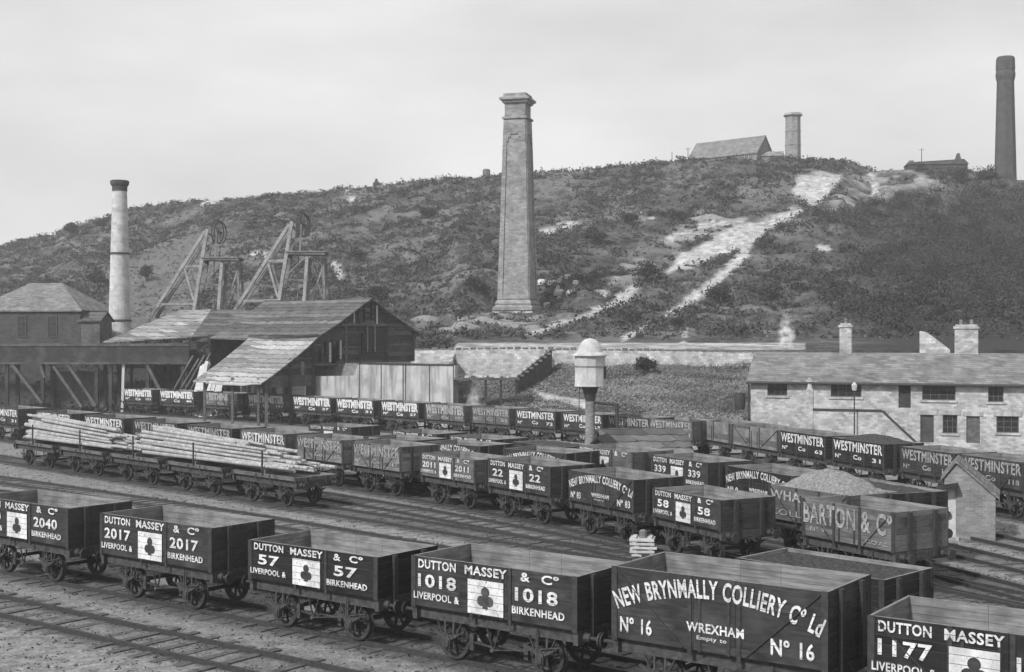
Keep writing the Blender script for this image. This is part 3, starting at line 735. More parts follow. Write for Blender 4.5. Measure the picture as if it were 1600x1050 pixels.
def between(s):
    def f(t):
        X = t*.75-20
        YA = np.interp(X, [-40, 40], [RA.p(RA.tof((0, 0)))[1]*0+yA(-40), yA(40)]); YB = yB(X); return np.array((X, YA*(1-s)+YB*s))
    return f
pA0, pA1 = RA.p(-10), RA.p(10); slA = (pA1[1]-pA0[1])/(pA1[0]-pA0[0])
yA = lambda X: pA0[1]+slA*(X-pA0[0])+1.4
_bt = np.linspace(RB.t0-20, RB.t1+12, 60); _bp = np.array([RB.p(t) for t in _bt])
yB = lambda X: float(np.interp(X, _bp[:, 0], _bp[:, 1]))+1.4
for s in (.14, .40, .52, .84): track(between(s), -14, 34)
nC = RC.nrm*(1 if RC.nrm[1] > 0 else -1)
for k in (1, 2): track(lambda t, k=k: RC.p(t)+nC*(WW/2+3.4*k), RC.t1-10, RC.t1+26)


# darker ash along the rails, plus painted shade below the wagon rows
ash_shade_ = np.zeros(XX.shape); sel = (YY < 140); xs_, ys_ = XX[sel], YY[sel]; dd = np.full(xs_.shape, 99.); do = dd.copy()
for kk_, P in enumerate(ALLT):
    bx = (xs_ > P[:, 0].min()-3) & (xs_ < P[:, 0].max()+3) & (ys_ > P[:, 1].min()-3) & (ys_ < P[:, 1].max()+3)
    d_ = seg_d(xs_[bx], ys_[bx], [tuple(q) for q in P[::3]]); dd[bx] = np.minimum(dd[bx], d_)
    if kk_ < NOCC: do[bx] = np.minimum(do[bx], d_)  # wagon tracks only: shade under the wagons goes into the ground colour
dd = dd+.05*fbm(xs_, ys_, .3, 9); ash_shade_[sel] = np.maximum(.42*sstep(1.6, 1.0, dd), np.maximum(.95*sstep(.42, .12, np.abs(dd-.7175)), .85*sstep(1.7, 1.0, do)))
a_ = GROUND.attributes.new('ash_shade', 'FLOAT', 'POINT'); a_.data.foreach_set('value', ash_shade_.ravel().astype(np.float32))

# ------------------------------------------------------------------ chimneys
def square_chimney(px, base_y, top_y, Y, rot, wb, wt, mname, label, panels=True):
    x, y, zb = atY(px, base_y, Y); H = (base_y-top_y)*Y/F
    root = thing('brick_chimney', label, 'chimney', (x, y, zb), rot)
    sq = math.sqrt(2)
    def sec(prof): b = MB(); b.lathe([(r*sq/2, h) for r, h in prof], 4, rot=math.pi/4); return b
    b = sec([(wb*1.42, -3.0), (wb*1.42, -.35), (wb*1.30, -.3), (wb*1.30, 0)]); build(b, 'plinth', 'wall_stone', root)
    b = sec([(wb*1.2, 0), (wb*1.30, .15), (wb*1.30, .55), (wb*1.14, .8), (wb*1.18, 1.0), (wb*1.12, 1.3), (wb*1.02, 1.5)]); build(b, 'base_moulding', mname, root)
    zs0, zs1 = 1.5, H-3.4
    b = sec([(wb, zs0), (wt, zs1)])
    def w_at(z): return wb+(wt-wb)*(z-zs0)/(zs1-zs0)
    if panels:                                        # corner strips, a band below and an arched head frame each recessed panel
        z0, z1 = zs0+.1, zs1-2.4
        for k in range(4):
            a = k*math.pi/2; ca, sa = math.cos(a), math.sin(a)
            rt = lambda p: (p[0]*ca-p[1]*sa, p[0]*sa+p[1]*ca, p[2])
            def slab(u0, u1, za, zb_, d=.14):
                P = []
                for z in (za, zb_):
                    h = w_at(z)/2; P += [rt((u0(z)*h, -h-d, z)), rt((u1(z)*h, -h-d, z)), rt((u1(z)*h, -h+.02, z)), rt((u0(z)*h, -h+.02, z))]
                b.hexa(P)
            slab(lambda z: -1.005, lambda z: -.72, z0, zs1-.05); slab(lambda z: .72, lambda z: 1.005, z0, zs1-.05)
            slab(lambda z: -.72, lambda z: .72, z1+.55, zs1-.05); slab(lambda z: -.72, lambda z: .72, z0, z0+.5)
            slab(lambda z: -.72, lambda z: -.38, z1+.15, z1+.55); slab(lambda z: .38, lambda z: .72, z1+.15, z1+.55)
            slab(lambda z: -.72, lambda z: -.58, z1-.35, z1+.15); slab(lambda z: .58, lambda z: .72, z1-.35, z1+.15)
    build(b, 'shaft', mname, root)
    b = sec([(wt*1.0, zs1), (wt*1.20, zs1+.12), (wt*1.20, zs1+.35), (wt*1.02, zs1+.45)]); build(b, 'string_course', mname, root)
    b = sec([(wt*.99, zs1+.45), (wt*.99, H-1.35)]); build(b, 'neck', mname, root)
    b = sec([(wt*1.05, H-1.35), (wt*1.20, H-1.2), (wt*1.20, H-1.05), (wt*1.42, H-.85), (wt*1.42, H-.6), (wt*1.12, H-.4), (wt*1.10, H-.05), (wt*1.0, H), (wt*.6, H), (wt*.55, H-1.0)]); build(b, 'cap', mname, root)
    return root
square_chimney(809, 487, 148, 165, R(-15.5), 4.05, 2.75, 'chimney_brick', 'tall square tapered brick chimney with a moulded cap, standing alone mid slope')
def round_chimney(px, base_y, top_y, Y, rb, rt, n, mats, label, rings=(), cap='round', sink=3):
    x, y, zb = atY(px, base_y, Y); H = (base_y-top_y)*Y/F
    root = thing('chimney', label, 'chimney', (x, y, zb))
    hc = H*(.93 if cap != 'oct' else .80)
    rr = lambda h: rb+(rt-rb)*h/H
    b = MB(); b.lathe([(rr(-sink), -sink), (rr(hc), hc)], n, rot=math.pi/n); build(b, 'shaft', mats[0], root)
    b = MB()
    if cap == 'round': b.lathe([(rr(hc)*1.04, hc), (rr(hc)*1.04, H-.75), (rt*1.32, H-.45), (rt*1.36, H-.1), (rt*1.2, H), (rt*.7, H), (rt*.65, H-1)], n)
    elif cap == 'oct': b.lathe([(rt*1.10, hc), (rt*1.22, hc+H*.03), (rt*1.24, H*.86), (rt*1.16, H*.885), (rt*1.22, H*.9), (rt*1.16, H*.985), (rt*1.05, H), (rt*.7, H), (rt*.65, H-1)], n, rot=math.pi/n)
    else: b.lathe([(rt*1.15, hc), (rt*1.32, hc+.2), (rt*1.1, H), (rt*.7, H), (rt*.65, H-1)], n, rot=math.pi/n)
    build(b, 'cap', mats[1], root)
    for h in rings:
        b = MB(); b.lathe([(rr(h*H)*.98, h*H-.12), (rr(h*H)+.09, h*H-.1), (rr(h*H)+.09, h*H+.1), (rr(h*H)*.98, h*H+.12)], n, rot=math.pi/n, cap=False); build(b, 'band', mats[1], root)
    return root
round_chimney(187, 525, 282, 150, 1.30, .80, 24, ('pale_render', 'dark_brick'), 'slender pale round chimney with a dark flared top beside the winding gear', (.10, .53))
round_chimney(1571, 278, 89, 262, 2.15, 1.55, 8, ('dark_brick', 'dark_brick'), 'dark octagonal chimney rising from the hilltop at the right', (), 'oct', 6)
round_chimney(1239, 252, 177, 285, 1.75, 1.65, 8, ('chimney_brick', 'chimney_brick'), 'short stout chimney beside the pale roofed house on the skyline', (.34, .62), 'flat', 8)

# ------------------------------------------------------------------ gabled buildings
def gable_house(name, label, cat, loc, rz, Lx, Wy, he, hr, wall, roof, over=.25, sink=3, hip=False, parts=True):
    root = thing(name, label, cat, loc, rz)
    b = MB(); x0, x1, y0, y1 = -Lx/2, Lx/2, -Wy/2, Wy/2
    b.quad((x0, y0, -sink), (x1, y0, -sink), (x1, y0, he), (x0, y0, he)); b.quad((x1, y1, -sink), (x0, y1, -sink), (x0, y1, he), (x1, y1, he))
    for x, fl in ((x0, 1), (x1, 0)):
        P = [(x, y0, -sink), (x, y1, -sink), (x, y1, he)]+([] if hip else [(x, 0, hr)])+[(x, y0, he)]
        b.poly(P[::-1] if fl else P)
    build(b, 'wall', wall, root)
    b = MB(); T = .14; o = over; k = (hr-he)/(Wy/2); hx = (Wy/2 if hip else 0); ze = he-k*o
    xe0, xe1 = x0-o, x1+o; xr0, xr1 = (x0+hx, x1-hx) if hip else (xe0, xe1)
    for s in (-1, 1):
        e = s*(Wy/2+o)
        P = [(xe0, e, ze), (xe1, e, ze), (xr1, 0, hr), (xr0, 0, hr)]; P = P if s < 0 else P[::-1]
        b.hexa(P+[(p[0], p[1], p[2]+T) for p in P])
    if hip:
        for x, xr in ((xe0, xr0), (xe1, xr1)):
            b.poly([(x, -Wy/2-o, ze+T), (x, Wy/2+o, ze+T), (xr, 0, hr+T)][::(1 if x > 0 else -1)])
    build(b, 'roof', roof, root)
    return root
def opening(root, name, x, y, z, w_, h, face='-y', frame='pale_timber', bars=(2, 2), pane='glass'):
    f = MB(); t = .06
    f.box(-w_/2, -w_/2+t, -.05, .05, 0, h); f.box(w_/2-t, w_/2, -.05, .05, 0, h); f.box(-w_/2+t, w_/2-t, -.05, .05, 0, t); f.box(-w_/2+t, w_/2-t, -.05, .05, h-t, h)
    for i in range(1, bars[0]): q = -w_/2+w_*i/bars[0]; f.box(q-.018, q+.018, -.035, .035, t, h-t)
    for j in range(1, bars[1]): q = h*j/bars[1]; f.box(-w_/2+t, w_/2-t, -.03, .03, q-.016, q+.016)
    rz = {'-y': 0, '+x': math.pi/2, '-x': -math.pi/2}[face]
    o = build(f, name, frame, root, (x, y, z), rz)
    p = MB(); p.quad((-w_/2+t, .01, t), (w_/2-t, .01, t), (w_/2-t, .01, h-t), (-w_/2+t, .01, h-t)); build(p, 'pane', pane, o)
    return o

# hilltop house
x, y, z = atY(1141, 254, 284)
h = gable_house('stone_house', 'grey stone house with a long slate roof on the skyline', 'house', (x, y, z), R(-42), 17.5, 6.5, 1.2, 5.0, 'far_stone', 'slate_roof', sink=6)
opening(h, 'window', 6.2, -3.27, -.1, .9, 1.0)
x, y, z = atY(1197, 252, 279)
gable_house('stone_outhouse', 'low pale roofed outhouse between the skyline house and its chimney', 'outhouse', (x, y, z), R(-14), 7, 5, .9, 2.0, 'far_stone', 'sheet_roof', sink=6)
x, y, z = atY(760, 277, 272)
b = MB(); b.lathe([(.85, -3), (.8, 1.5), (.6, 1.75)], 8); tag(build(b, 'stone_turret', 'far_stone', None, (x, y, z)), 'small pale stone stub on the skyline left of the square chimney', 'stone stub')
x, y, z = atY(588, 290, 285)
b = MB(); b.lathe([(1.0, -2), (.8, .5), (.35, 1.0), (.3, 1.4), (.1, 1.6)], 7); tag(build(b, 'stone_cairn', 'dark_brick', None, (x, y, z)), 'small dark cairn on the skyline right of the winding gear', 'cairn')
# ruined buildings on the right crest
x, y, z = atY(1462, 266, 246)
root = thing('ruined_building', 'low dark ruined walls on the crest left of the dark chimney', 'ruin', (x, y, z), R(-6))
b = MB(); b.box(-5.5, 5.5, -2, 2, -4, .9); build(b, 'wall', 'dark_brick', root)
b = MB(); b.hexa([(-5.7, -2.2, .9), (5.7, -2.2, .9), (5.7, 2.2, .9), (-5.7, 2.2, .9), (-5.2, -.1, 1.6), (5.3, -.1, 2.1), (5.3, .1, 2.1), (-5.2, .1, 1.6)]); build(b, 'roof', 'dark_timber', root)
b = MB(); b.hexa([(3.4, -1.9, .9), (4.6, -1.9, .9), (4.6, 1, .9), (3.4, 1, .9), (3.9, -1, 3.1), (4.2, -1, 3.1), (4.2, 0, 3.1), (3.9, 0, 3.1)]); build(b, 'gable_stub', 'dark_brick', root)
b = MB(); b.box(-5.0, -4.2, -.5, .5, 1.2, 1.9); build(b, 'chimney', 'far_stone', root)
for px, y0, y1, Y, lb in ((1050, 254, 237, 262, 'thin post on the skyline, left of two posts by the house'), (1075, 252, 231, 262, 'thin post with a crossbar on the skyline nearest the house'), (1440, 262, 232, 244, 'thin post on the crest beside the dark ruin')):
    x, y, z = atY(px, y0, Y); b = MB(); hh = (y0-y1)*Y/F; b.tube((0, 0, -2), (0, 0, hh), .09, .06, 6)
    if px != 1050: b.beam((-.5, 0, hh-.25), (.5, 0, hh-.25), .07)
    tag(build(b, 'pole', 'dark_timber', None, (x, y, z)), lb, 'pole')

# ------------------------------------------------------------------ stone offices at the right
YB = 92.0; aB = R(20); ub = np.array((math.cos(aB), -math.sin(aB))); vb = np.array((math.sin(aB), math.cos(aB))); OB = np.array(((1173-CX)/F*YB, YB))
def tb(px, off=0.0):                                  # distance along the front at a pixel column
    O = OB+vb*off; u = (px-CX)/F; return (u*O[1]-O[0])/(ub[0]-u*ub[1])
def zb_(px, py, off=0.0):
    p = OB+vb*off+ub*tb(px, off); return CAMZ-(py-CY)*p[1]/F
office = thing('stone_offices', 'long two storey pale stone offices with a slate roof beside the sidings', 'building', (OB[0], OB[1], 0), -aB)
LB, DB, EH, RH = 23.0, 6.0, 4.75, 6.55
ops = []
for kind, a0, a1, b0, b1 in (('window', 1199, 1230, 594.5, 618), ('window', 1298, 1346, 596.5, 620), ('door', 1404, 1423, 598, 637), ('window', 1441, 1493, 600, 625), ('window', 1544, 1568, 601, 628),
                             ('door', 1438, 1459, 648, 691), ('window', 1473, 1496, 648, 677), ('door', 1510, 1531, 650, 692), ('window', 1557, 1592, 650, 676)):
    ops.append((kind, tb(a0), tb(a1), zb_(a0, b1), min(zb_(a0, b0), EH-.12)))
ops += [('window', 18.6, 20.2, 3.0, 4.2), ('door', 18.8, 19.9, .2, 2.2)]
xs = sorted({0, LB, *[o[1] for o in ops], *[o[2] for o in ops]}); zs = sorted({-1, EH, *[o[3] for o in ops], *[o[4] for o in ops]})
b = MB()
for i in range(len(xs)-1):
    for j in range(len(zs)-1):
        xc, zc = (xs[i]+xs[i+1])/2, (zs[j]+zs[j+1])/2
        if any(o[1] < xc < o[2] and o[3] < zc < o[4] for o in ops): continue
        b.quad((xs[i], 0, zs[j]), (xs[i+1], 0, zs[j]), (xs[i+1], 0, zs[j+1]), (xs[i], 0, zs[j+1]))
for o in ops:
    _, a0, a1, z0, z1 = o; d = .22
    b.quad((a0, 0, z0), (a0, 0, z1), (a0, d, z1), (a0, d, z0)); b.quad((a1, 0, z1), (a1, 0, z0), (a1, d, z0), (a1, d, z1))
    b.quad((a0, 0, z0), (a0, d, z0), (a1, d, z0), (a1, 0, z0)); b.quad((a0, 0, z1), (a1, 0, z1), (a1, d, z1), (a0, d, z1))
b.poly([(0, DB, -1), (0, 0, -1), (0, 0, EH), (0, DB/2, RH), (0, DB, EH)]); b.poly([(LB, 0, -1), (LB, DB, -1), (LB, DB, EH), (LB, DB/2, RH), (LB, 0, EH)])
b.quad((LB, DB, -1), (0, DB, -1), (0, DB, EH), (LB, DB, EH))
build(b, 'wall', 'rubble_stone', office)
for k, (kind, a0, a1, z0, z1) in enumerate(ops):
    if kind == 'window':
        opening(office, 'window', (a0+a1)/2, .17, z0, a1-a0, z1-z0, bars=(4 if a1-a0 > 1.5 else 3, 3), frame='mid_timber')
        s = MB(); s.box(a0-.12, a1+.12, -.09, .1, z0-.14, z0-.004); build(s, 'sill', 'concrete', office)
    else:
        s = MB(); s.box(a0+.02, a1-.02, .12, .2, z0+.02, z1-.02)
        for q in range(1, 4): xx = a0+(a1-a0)*q/4; s.box(xx-.012, xx+.012, .105, .12, z0+.06, z1-.06)
        o = build(s, 'door', 'dark_timber' if k != 7 else 'mid_timber', office)
        s = MB(); s.tube((a1-.14, .12, z0+1.0), (a1-.14, .06, z0+1.0), .035, n=8); build(s, 'handle', 'iron', o)
    if k in (5, 6, 7, 8):
        s = MB(); s.box(a0-.2, a1+.2, -.05, .1, z1+.004, z1+.30); build(s, 'lintel', 'concrete', office)
b = MB(); T = .15; kk = (RH-EH)/(DB/2); oh = .35
for sgn in (0, 1):
    ye = -oh if not sgn else DB+oh
    P = [(-.25, ye, EH-kk*oh), (LB+.25, ye, EH-kk*oh), (LB+.25, DB/2, RH), (-.25, DB/2, RH)]; P = P if not sgn else P[::-1]
    b.hexa(P+[(p[0], p[1], p[2]+T) for p in P])
build(b, 'roof', 'slate_roof', office)
b = MB(); b.tube((-.25, -oh-.08, EH-kk*oh+.02), (LB+.25, -oh-.08, EH-kk*oh+.02), .085, n=8); build(b, 'gutter', 'iron', office)
b = MB(); b.tube((-.12, -.12, -.5), (-.12, -.12, EH-.3), .07, n=8); build(b, 'downpipe', 'iron', office)
for px, y0, hw, nm in ((1322, 505, .42, 0), (1510, 507, .78, 1)):
    off = DB/2+.3; t = tb(px, off); zt_ = zb_(px, y0, off)
    s = MB(); s.box(t-hw, t+hw, off-.45, off+.45, RH-.6, zt_-.3); s.box(t-hw-.08, t+hw+.08, off-.53, off+.53, zt_-.3, zt_-.12); s.box(t-hw+.05, t+hw-.05, off-.4, off+.4, zt_-.12, zt_)
    c = build(s, 'chimney_stack', 'rubble_stone', office)
    for q in ((0,) if nm == 0 else (-.35, .35)):
        s = MB(); s.lathe([(.13, zt_), (.12, zt_+.35), (.15, zt_+.38), (.10, zt_+.38)], 10, c=(t+q, off)); build(s, 'chimney_pot', 'slate_roof', c)
# gable of a building behind the roof
x, y, z = atY(1460, 553, 104)
b = MB(); hh = 36*104/F
b.v = []; b.hexa([(-1.15, 0, -2), (1.2, 0, -2), (1.2, .4, -2), (-1.15, .4, -2), (-1.15, 0, .5), (1.2, 0, .35), (1.2, .4, .35), (-1.15, .4, .5)])
b.hexa([(-1.15, 0, .5), (1.2, 0, .35), (1.2, .4, .35), (-1.15, .4, .5), (-1.15, 0, hh), (-.6, 0, hh-.1), (-.6, .4, hh-.1), (-1.15, .4, hh)])
tag(build(b, 'stone_gable', 'wall_stone', None, (x, y, z), -aB), 'broken stone gable end showing above the roof between its chimneys', 'wall')
# stone landing and steps in front
land = thing('stone_landing', 'pale stone landing and steps in front of the offices', 'landing', (OB[0], OB[1], 0), -aB)
D = 3.2; x0 = tb(1262, -D); x1 = tb(1378, -D); x2 = tb(1432, -D); zt0 = zb_(1300, 643, -D)
b = MB(); b.box(x0, x1, -D, -.01, -1, zt0); build(b, 'wall', 'rubble_stone', land)
b = MB(); b.box(x0, x1, -D, -D+.3, zt0, zt0+.18); build(b, 'coping', 'iron', land)
b = MB(); nst = 9
for i in range(nst): b.box(x1+(x2-x1)*i/nst, x1+(x2-x1)*(i+1)/nst, -D+.35, -.4, -.5, zt0*(1-(i+1)/(nst+.5)))
build(b, 'steps', 'concrete', land)
b = MB(); b.hexa([(x1, -D, -.5), (x2+.4, -D, -.5), (x2+.4, -D+.3, -.5), (x1, -D+.3, -.5), (x1, -D, zt0), (x2+.4, -D, .3), (x2+.4, -D+.3, .3), (x1, -D+.3, zt0)]); build(b, 'parapet', 'rubble_stone', land)
b = MB(); b.beam((x1, -D+.15, zt0+.1), (x2+.4, -D+.15, .42), .2, .14); build(b, 'handrail', 'iron', land)
b = MB(); b.box(x0-.1, x0+.35, -D-.05, -D+.4, -.5, zt0+1.5); b.lathe([(.2, zt0+1.5), (.12, zt0+1.85), (.3, zt0+2.0), (.05, zt0+2.3)], 8, c=(x0+.12, -D+.17)); build(b, 'gate_pier', 'rubble_stone', land)
p = OB-ub*.75-vb*.2
b = MB(); b.lathe([(.34, 0), (.40, .35), (.40, .8), (.34, 1.2)], 14); tag(build(b, 'water_butt', 'iron', None, (p[0], p[1], zb_(1172, 640))), 'dark water butt at the left corner of the stone offices', 'water butt')
p = OB-vb*3.6+ub*tb(1335, -3.6)
root = thing('lamp_post', 'thin dark post with a small lantern in front of the stone landing', 'lamp post', (p[0], p[1], 0))
b = MB(); b.tube((0, 0, -.2), (0, 0, 4.2), .06, .04, 8); build(b, 'post', 'iron', root)
b = MB(); b.lathe([(.06, 4.2), (.15, 4.25), (.2, 4.6), (.04, 4.8)], 6); build(b, 'lantern', 'tank_paint', root)

# ------------------------------------------------------------------ long retaining wall, ramp
def wall_line(name, pts, label, mname, cat='wall', coping=True):   # pts: (x, y, z0, z1)
    root = thing(name, label, cat, (pts[0][0], pts[0][1], 0)); o = pts[0]
    b, c = MB(), MB()
    for p, q in zip(pts[:-1], pts[1:]):
        d = np.array((q[0]-p[0], q[1]-p[1])); d /= np.linalg.norm(d); nv = np.array((-d[1], d[0]))*.45
        A = [(p[0]-o[0], p[1]-o[1]), (q[0]-o[0], q[1]-o[1]), (q[0]-o[0]+nv[0], q[1]-o[1]+nv[1]), (p[0]-o[0]+nv[0], p[1]-o[1]+nv[1])]
        b.hexa([(*A[0], p[2]), (*A[1], q[2]), (*A[2], q[2]), (*A[3], p[2]), (*A[0], p[3]), (*A[1], q[3]), (*A[2], q[3]), (*A[3], p[3])])
        if coping:
            L = np.hypot(q[0]-p[0], q[1]-p[1]); k = max(1, int(L/.62))
            for i in range(k):                         # rough coping stones
                t0, t1 = (i+.04)/k, (i+.80)/k; hh = random.uniform(.10, .24)
                f = lambda t, s: (p[0]-o[0]+(q[0]-p[0])*t-nv[0]*.1+nv[0]*1.2*s, p[1]-o[1]+(q[1]-p[1])*t-nv[1]*.1+nv[1]*1.2*s, p[3]+(q[3]-p[3])*t)
                B = [f(t0, 0), f(t1, 0), f(t1, 1), f(t0, 1)]; c.hexa([(x, y, z+.004) for x, y, z in B]+[(x, y, z+hh) for x, y, z in B])
    build(b, 'wall', mname, root)
    if coping: build(c, 'coping', 'far_stone', root)
    return root
W_ = []
for px, y1, y0 in ((648, 547, 600), (700, 546, 600), (780, 545, 592), (852, 545, 590)):
    x, y, z = atY(px, y1, 116.5); W_.append((x, y, CAMZ-(y0-CY)*y/F-1.0, z))
wall_line('retaining_wall', W_, 'pale stained retaining wall behind the concrete wall, left of the ramp', 'wall_stone')
W_ = []
for px, y1, y0 in ((856, 546, 566), (950, 547, 562), (1050, 548, 563), (1150, 550, 568), (1262, 552, 575)):
    x, y, z = atY(px, y1, 117.5); W_.append((x, y, CAMZ-(y0-CY)*y/F-1.2, z))
wall_line('retaining_wall', W_, 'long low stone wall above the grass bank behind the water tank', 'wall_stone')
A0 = atY(862, 545, 116); A1 = atY(806, 590, 110)
root = thing('ramp', 'dark sloping ramp coming down beside the pale retaining wall', 'ramp', (A1[0], A1[1], 0))
b = MB(); d = np.array(A0)-np.array(A1)
b.hexa([(0, -.8, 0), (d[0], d[1]-.8, 0), (d[0], d[1]+.5, 0), (0, .5, 0), (0, -.8, A1[2]), (d[0], d[1]-.8, A0[2]), (d[0], d[1]+.5, A0[2]), (0, .5, A1[2])]); build(b, 'slope', 'dark_brick', root)
for i in range(9):
    t = i/8; s = MB(); s.box(d[0]*t-.3, d[0]*t+.3, d[1]*t-.9, d[1]*t-.6, A1[2]+(A0[2]-A1[2])*t-.2, A1[2]+(A0[2]-A1[2])*t-.02)
    build(s, 'edge_stone', 'far_stone', root)
# low dark platform at the wall foot
x, y, z = atY(765, 590, 106)
root = thing('loading_platform', 'low dark timber platform with pale litter, right of the concrete wall', 'platform', (x, y, z))
b = MB(); b.box(-3.0, 2.4, -1.2, 1.2, -.18, 0); build(b, 'deck', 'mid_timber', root)
for k in range(5):
    s = MB(); s.box(-2.8+k*1.25-.1, -2.8+k*1.25+.1, -1.1, -.9, -z-.3, -.184); build(s, 'post', 'dark_timber', root)
for i in range(8):
    s = MB(); xx = -2.7+i*.6+random.uniform(-.15, .1); w_ = random.uniform(.2, .5); h_ = random.uniform(.08, .24); yo = random.uniform(-.3, .5); s.hexa([(xx, -.6+yo, .004), (xx+w_, -.55+yo, .004), (xx+w_*1.1, .1+yo, .004), (xx, .05+yo, .004), (xx+.07, -.45+yo, h_), (xx+w_*.8, -.5+yo, h_*.7), (xx+w_*.85, 0+yo, h_*.9), (xx+.08, 0+yo, h_*.6)])
    tag(build(s, 'stone_block', 'wall_stone' if i % 2 else 'dark_brick', None, (x, y, z)), 'rough stone lump lying on the low timber platform', 'stone', 'stone lumps on the platform')

# ------------------------------------------------------------------ concrete wall of the tip
def cpt(px, py, Y): x, y, z = atY(px, py, Y); return x, y, z
cw = [(490, 588, 116.0), (552, 587, 113.3), (560, 568, 113.0), (632, 569, 110.0), (711, 571, 106.8)]
pts = [(*cpt(a, b_, Y)[:2], -.3, cpt(a, b_, Y)[2]) for a, b_, Y in cw]
root = wall_line('concrete_wall', pts, 'streaked pale concrete wall below the dark timber shed', 'concrete', coping=False)
o = pts[0]
for p, q in zip(pts[2:-1], pts[3:]):
    for t in (.02, .5, .97):
        x, y = p[0]+(q[0]-p[0])*t-o[0], p[1]+(q[1]-p[1])*t-o[1]; z1 = p[3]+(q[3]-p[3])*t
        s = MB(); s.box(x-.04, x+.04, y-.06, y+.05, -.3, z1-.02); build(s, 'pilaster', 'mid_timber', root)
s = MB(); p, q = pts[2], pts[4]; s.beam((p[0]-o[0], p[1]-o[1]+.2, p[3]+.05), (q[0]-o[0], q[1]-o[1]+.2, q[3]+.05), .55, .08); build(s, 'capping', 'dark_timber', root)

# ------------------------------------------------------------------ timber shed with its catslide roof
AS = np.array((-13.6, 121.0)); gs = np.array((.64, .77)); rs_ = np.array((-.77, .64))
shed = thing('timber_shed', 'big dark boarded shed with a long sagging roof and broken gable boards', 'shed', (AS[0], AS[1], 0))
prof = [(6.3, 8.2), (0, 11.4), (-6.8, 7.65), (-12.6, 4.15)]         # along the gable, height
def sp(t, z, d=0.0): v = gs*t+rs_*d; return (v[0], v[1], z)
def roof_z(t):
    P = prof[::-1]; return float(np.interp(t, [p[0] for p in P], [p[1] for p in P]))
rg = random.Random(11); gaps = [(-2.6, 8.9, 10.1), (-1.7, 9.1, 10.3), (-1.2, 9.3, 10.5), (.4, 9.2, 10.9), (1.5, 6.8, 8.4), (-.9, 6.2, 8.2), (-6.0, 5.6, 6.8), (-4.2, 5.3, 7.0), (-.5, 9.0, 10.9), (1.0, 9.1, 10.9), (-5.4, 5.9, 7.4), (-4.6, 5.4, 7.6), (-3.9, 5.6, 7.3)]
b = MB(); t = -12.3                                    # horizontal boards
zr = 3.2
while zr < 11.2:
    z1 = zr+.20
    for (ta, tb_) in ((-12.2, -6.8), (-6.8, -3.2), (-3.2, 2.2), (2.2, 6.1)):
        if zr < (5.2 if ta > -7 else 3.3): continue
        def lim(z):
            lo = np.interp(z, [4.15, 7.65, 11.4], [-12.6, -6.8, 0]) if z > 4.15 else -12.6
            hi = np.interp(-z, [-11.4, -8.2], [0, 6.3]) if z > 8.2 else 6.3
            return lo, hi
        lo, hi = lim(z1); a_, c_ = max(ta, lo+.05), min(tb_, hi-.05)
        if c_-a_ < .15: continue
        segs = [(a_, c_)]
        for gx, gz0, gz1 in gaps:
            if gz0 < zr < gz1:
                ns = []
                for s0, s1 in segs:
                    if s0 < gx < s1: ns += [(s0, gx-.16), (gx+.16, s1)]
                    else: ns.append((s0, s1))
                segs = [q for q in ns if q[1]-q[0] > .1]
        for s0, s1 in segs:
            dy = rg.uniform(-.03, .03)
            p0, p1 = sp(s0, zr, dy), sp(s1, zr, dy); q0, q1 = sp(s0, z1-.02, dy+.03), sp(s1, z1-.02, dy+.03)
            e0, e1 = sp(s0, zr, dy+.06), sp(s1, zr, dy+.06); f0, f1 = sp(s0, z1-.02, dy+.07), sp(s1, z1-.02, dy+.07)
            b.hexa([p0, p1, e1, e0, q0, q1, f1, f0], m=rg.choice([0, 0, 0, 1, 1, 2]))
    zr = z1
build(b, 'gable_boarding', ['dark_timber', 'mid_timber', 'black_paint'], shed)
for t, z0, z1, w_, m_ in ((-2.9, 5.3, 9.5, .22, 'mid_timber'), (1.05, 9.0, 10.8, .16, 'pale_timber'), (-1.2, 5.3, 10.6, .18, 'dark_timber'), (2.4, 5.3, 10.0, .2, 'dark_timber'), (-12.3, -.2, 4.2, .28, 'mid_timber'), (-9.6, 0, 5.9, .25, 'dark_timber'), (-6.9, 0, 7.5, .3, 'dark_timber'), (6.1, 4.5, 8.2, .25, 'dark_timber'), (-1.9, 9.1, 10.2, .12, 'pale_timber'), (-4.9, 5.5, 7.3, .2, 'pale_timber'), (-3.6, 5.8, 7.5, .14, 'pale_timber'), (-.2, 6.4, 8.8, .12, 'grey_timber'), (.8, 6.4, 8.9, .12, 'grey_timber'), (-8.2, 4.4, 5.6, .3, 'grey_timber')):
    s = MB(); s.beam(sp(t, z0, -.12), sp(t, z1, -.12), w_, .16); build(s, 'post', m_, shed)
s = MB(); s.beam(sp(-3.6, 8.95, -.14), sp(4.4, 8.95, -.14), .16, .2); build(s, 'tie_beam', 'mid_timber', shed)
s = MB(); s.hexa([sp(.9, 6.6, -.07), sp(2.6, 6.6, -.07), sp(2.6, 6.6, 0), sp(.9, 6.6, 0), sp(.9, 8.6, -.07), sp(2.6, 8.6, -.07), sp(2.6, 8.6, 0), sp(.9, 8.6, 0)]); build(s, 'hatch', 'black_paint', shed)
s = MB(); s.hexa([sp(-.6, 6.5, -.07), sp(.6, 6.5, -.07), sp(.6, 6.5, 0), sp(-.6, 6.5, 0), sp(-.6, 8.4, -.07), sp(.6, 8.4, -.07), sp(.6, 8.4, 0), sp(-.6, 8.4, 0)]); build(s, 'opening', 'dark_opening', shed)
DEP = 15.0
s = MB(); s.quad(sp(6.2, 4.5, 0), sp(6.2, 4.5, DEP), sp(6.2, 8.2, DEP), sp(6.2, 8.2, 0)); build(s, 'side_wall', 'dark_timber', shed)
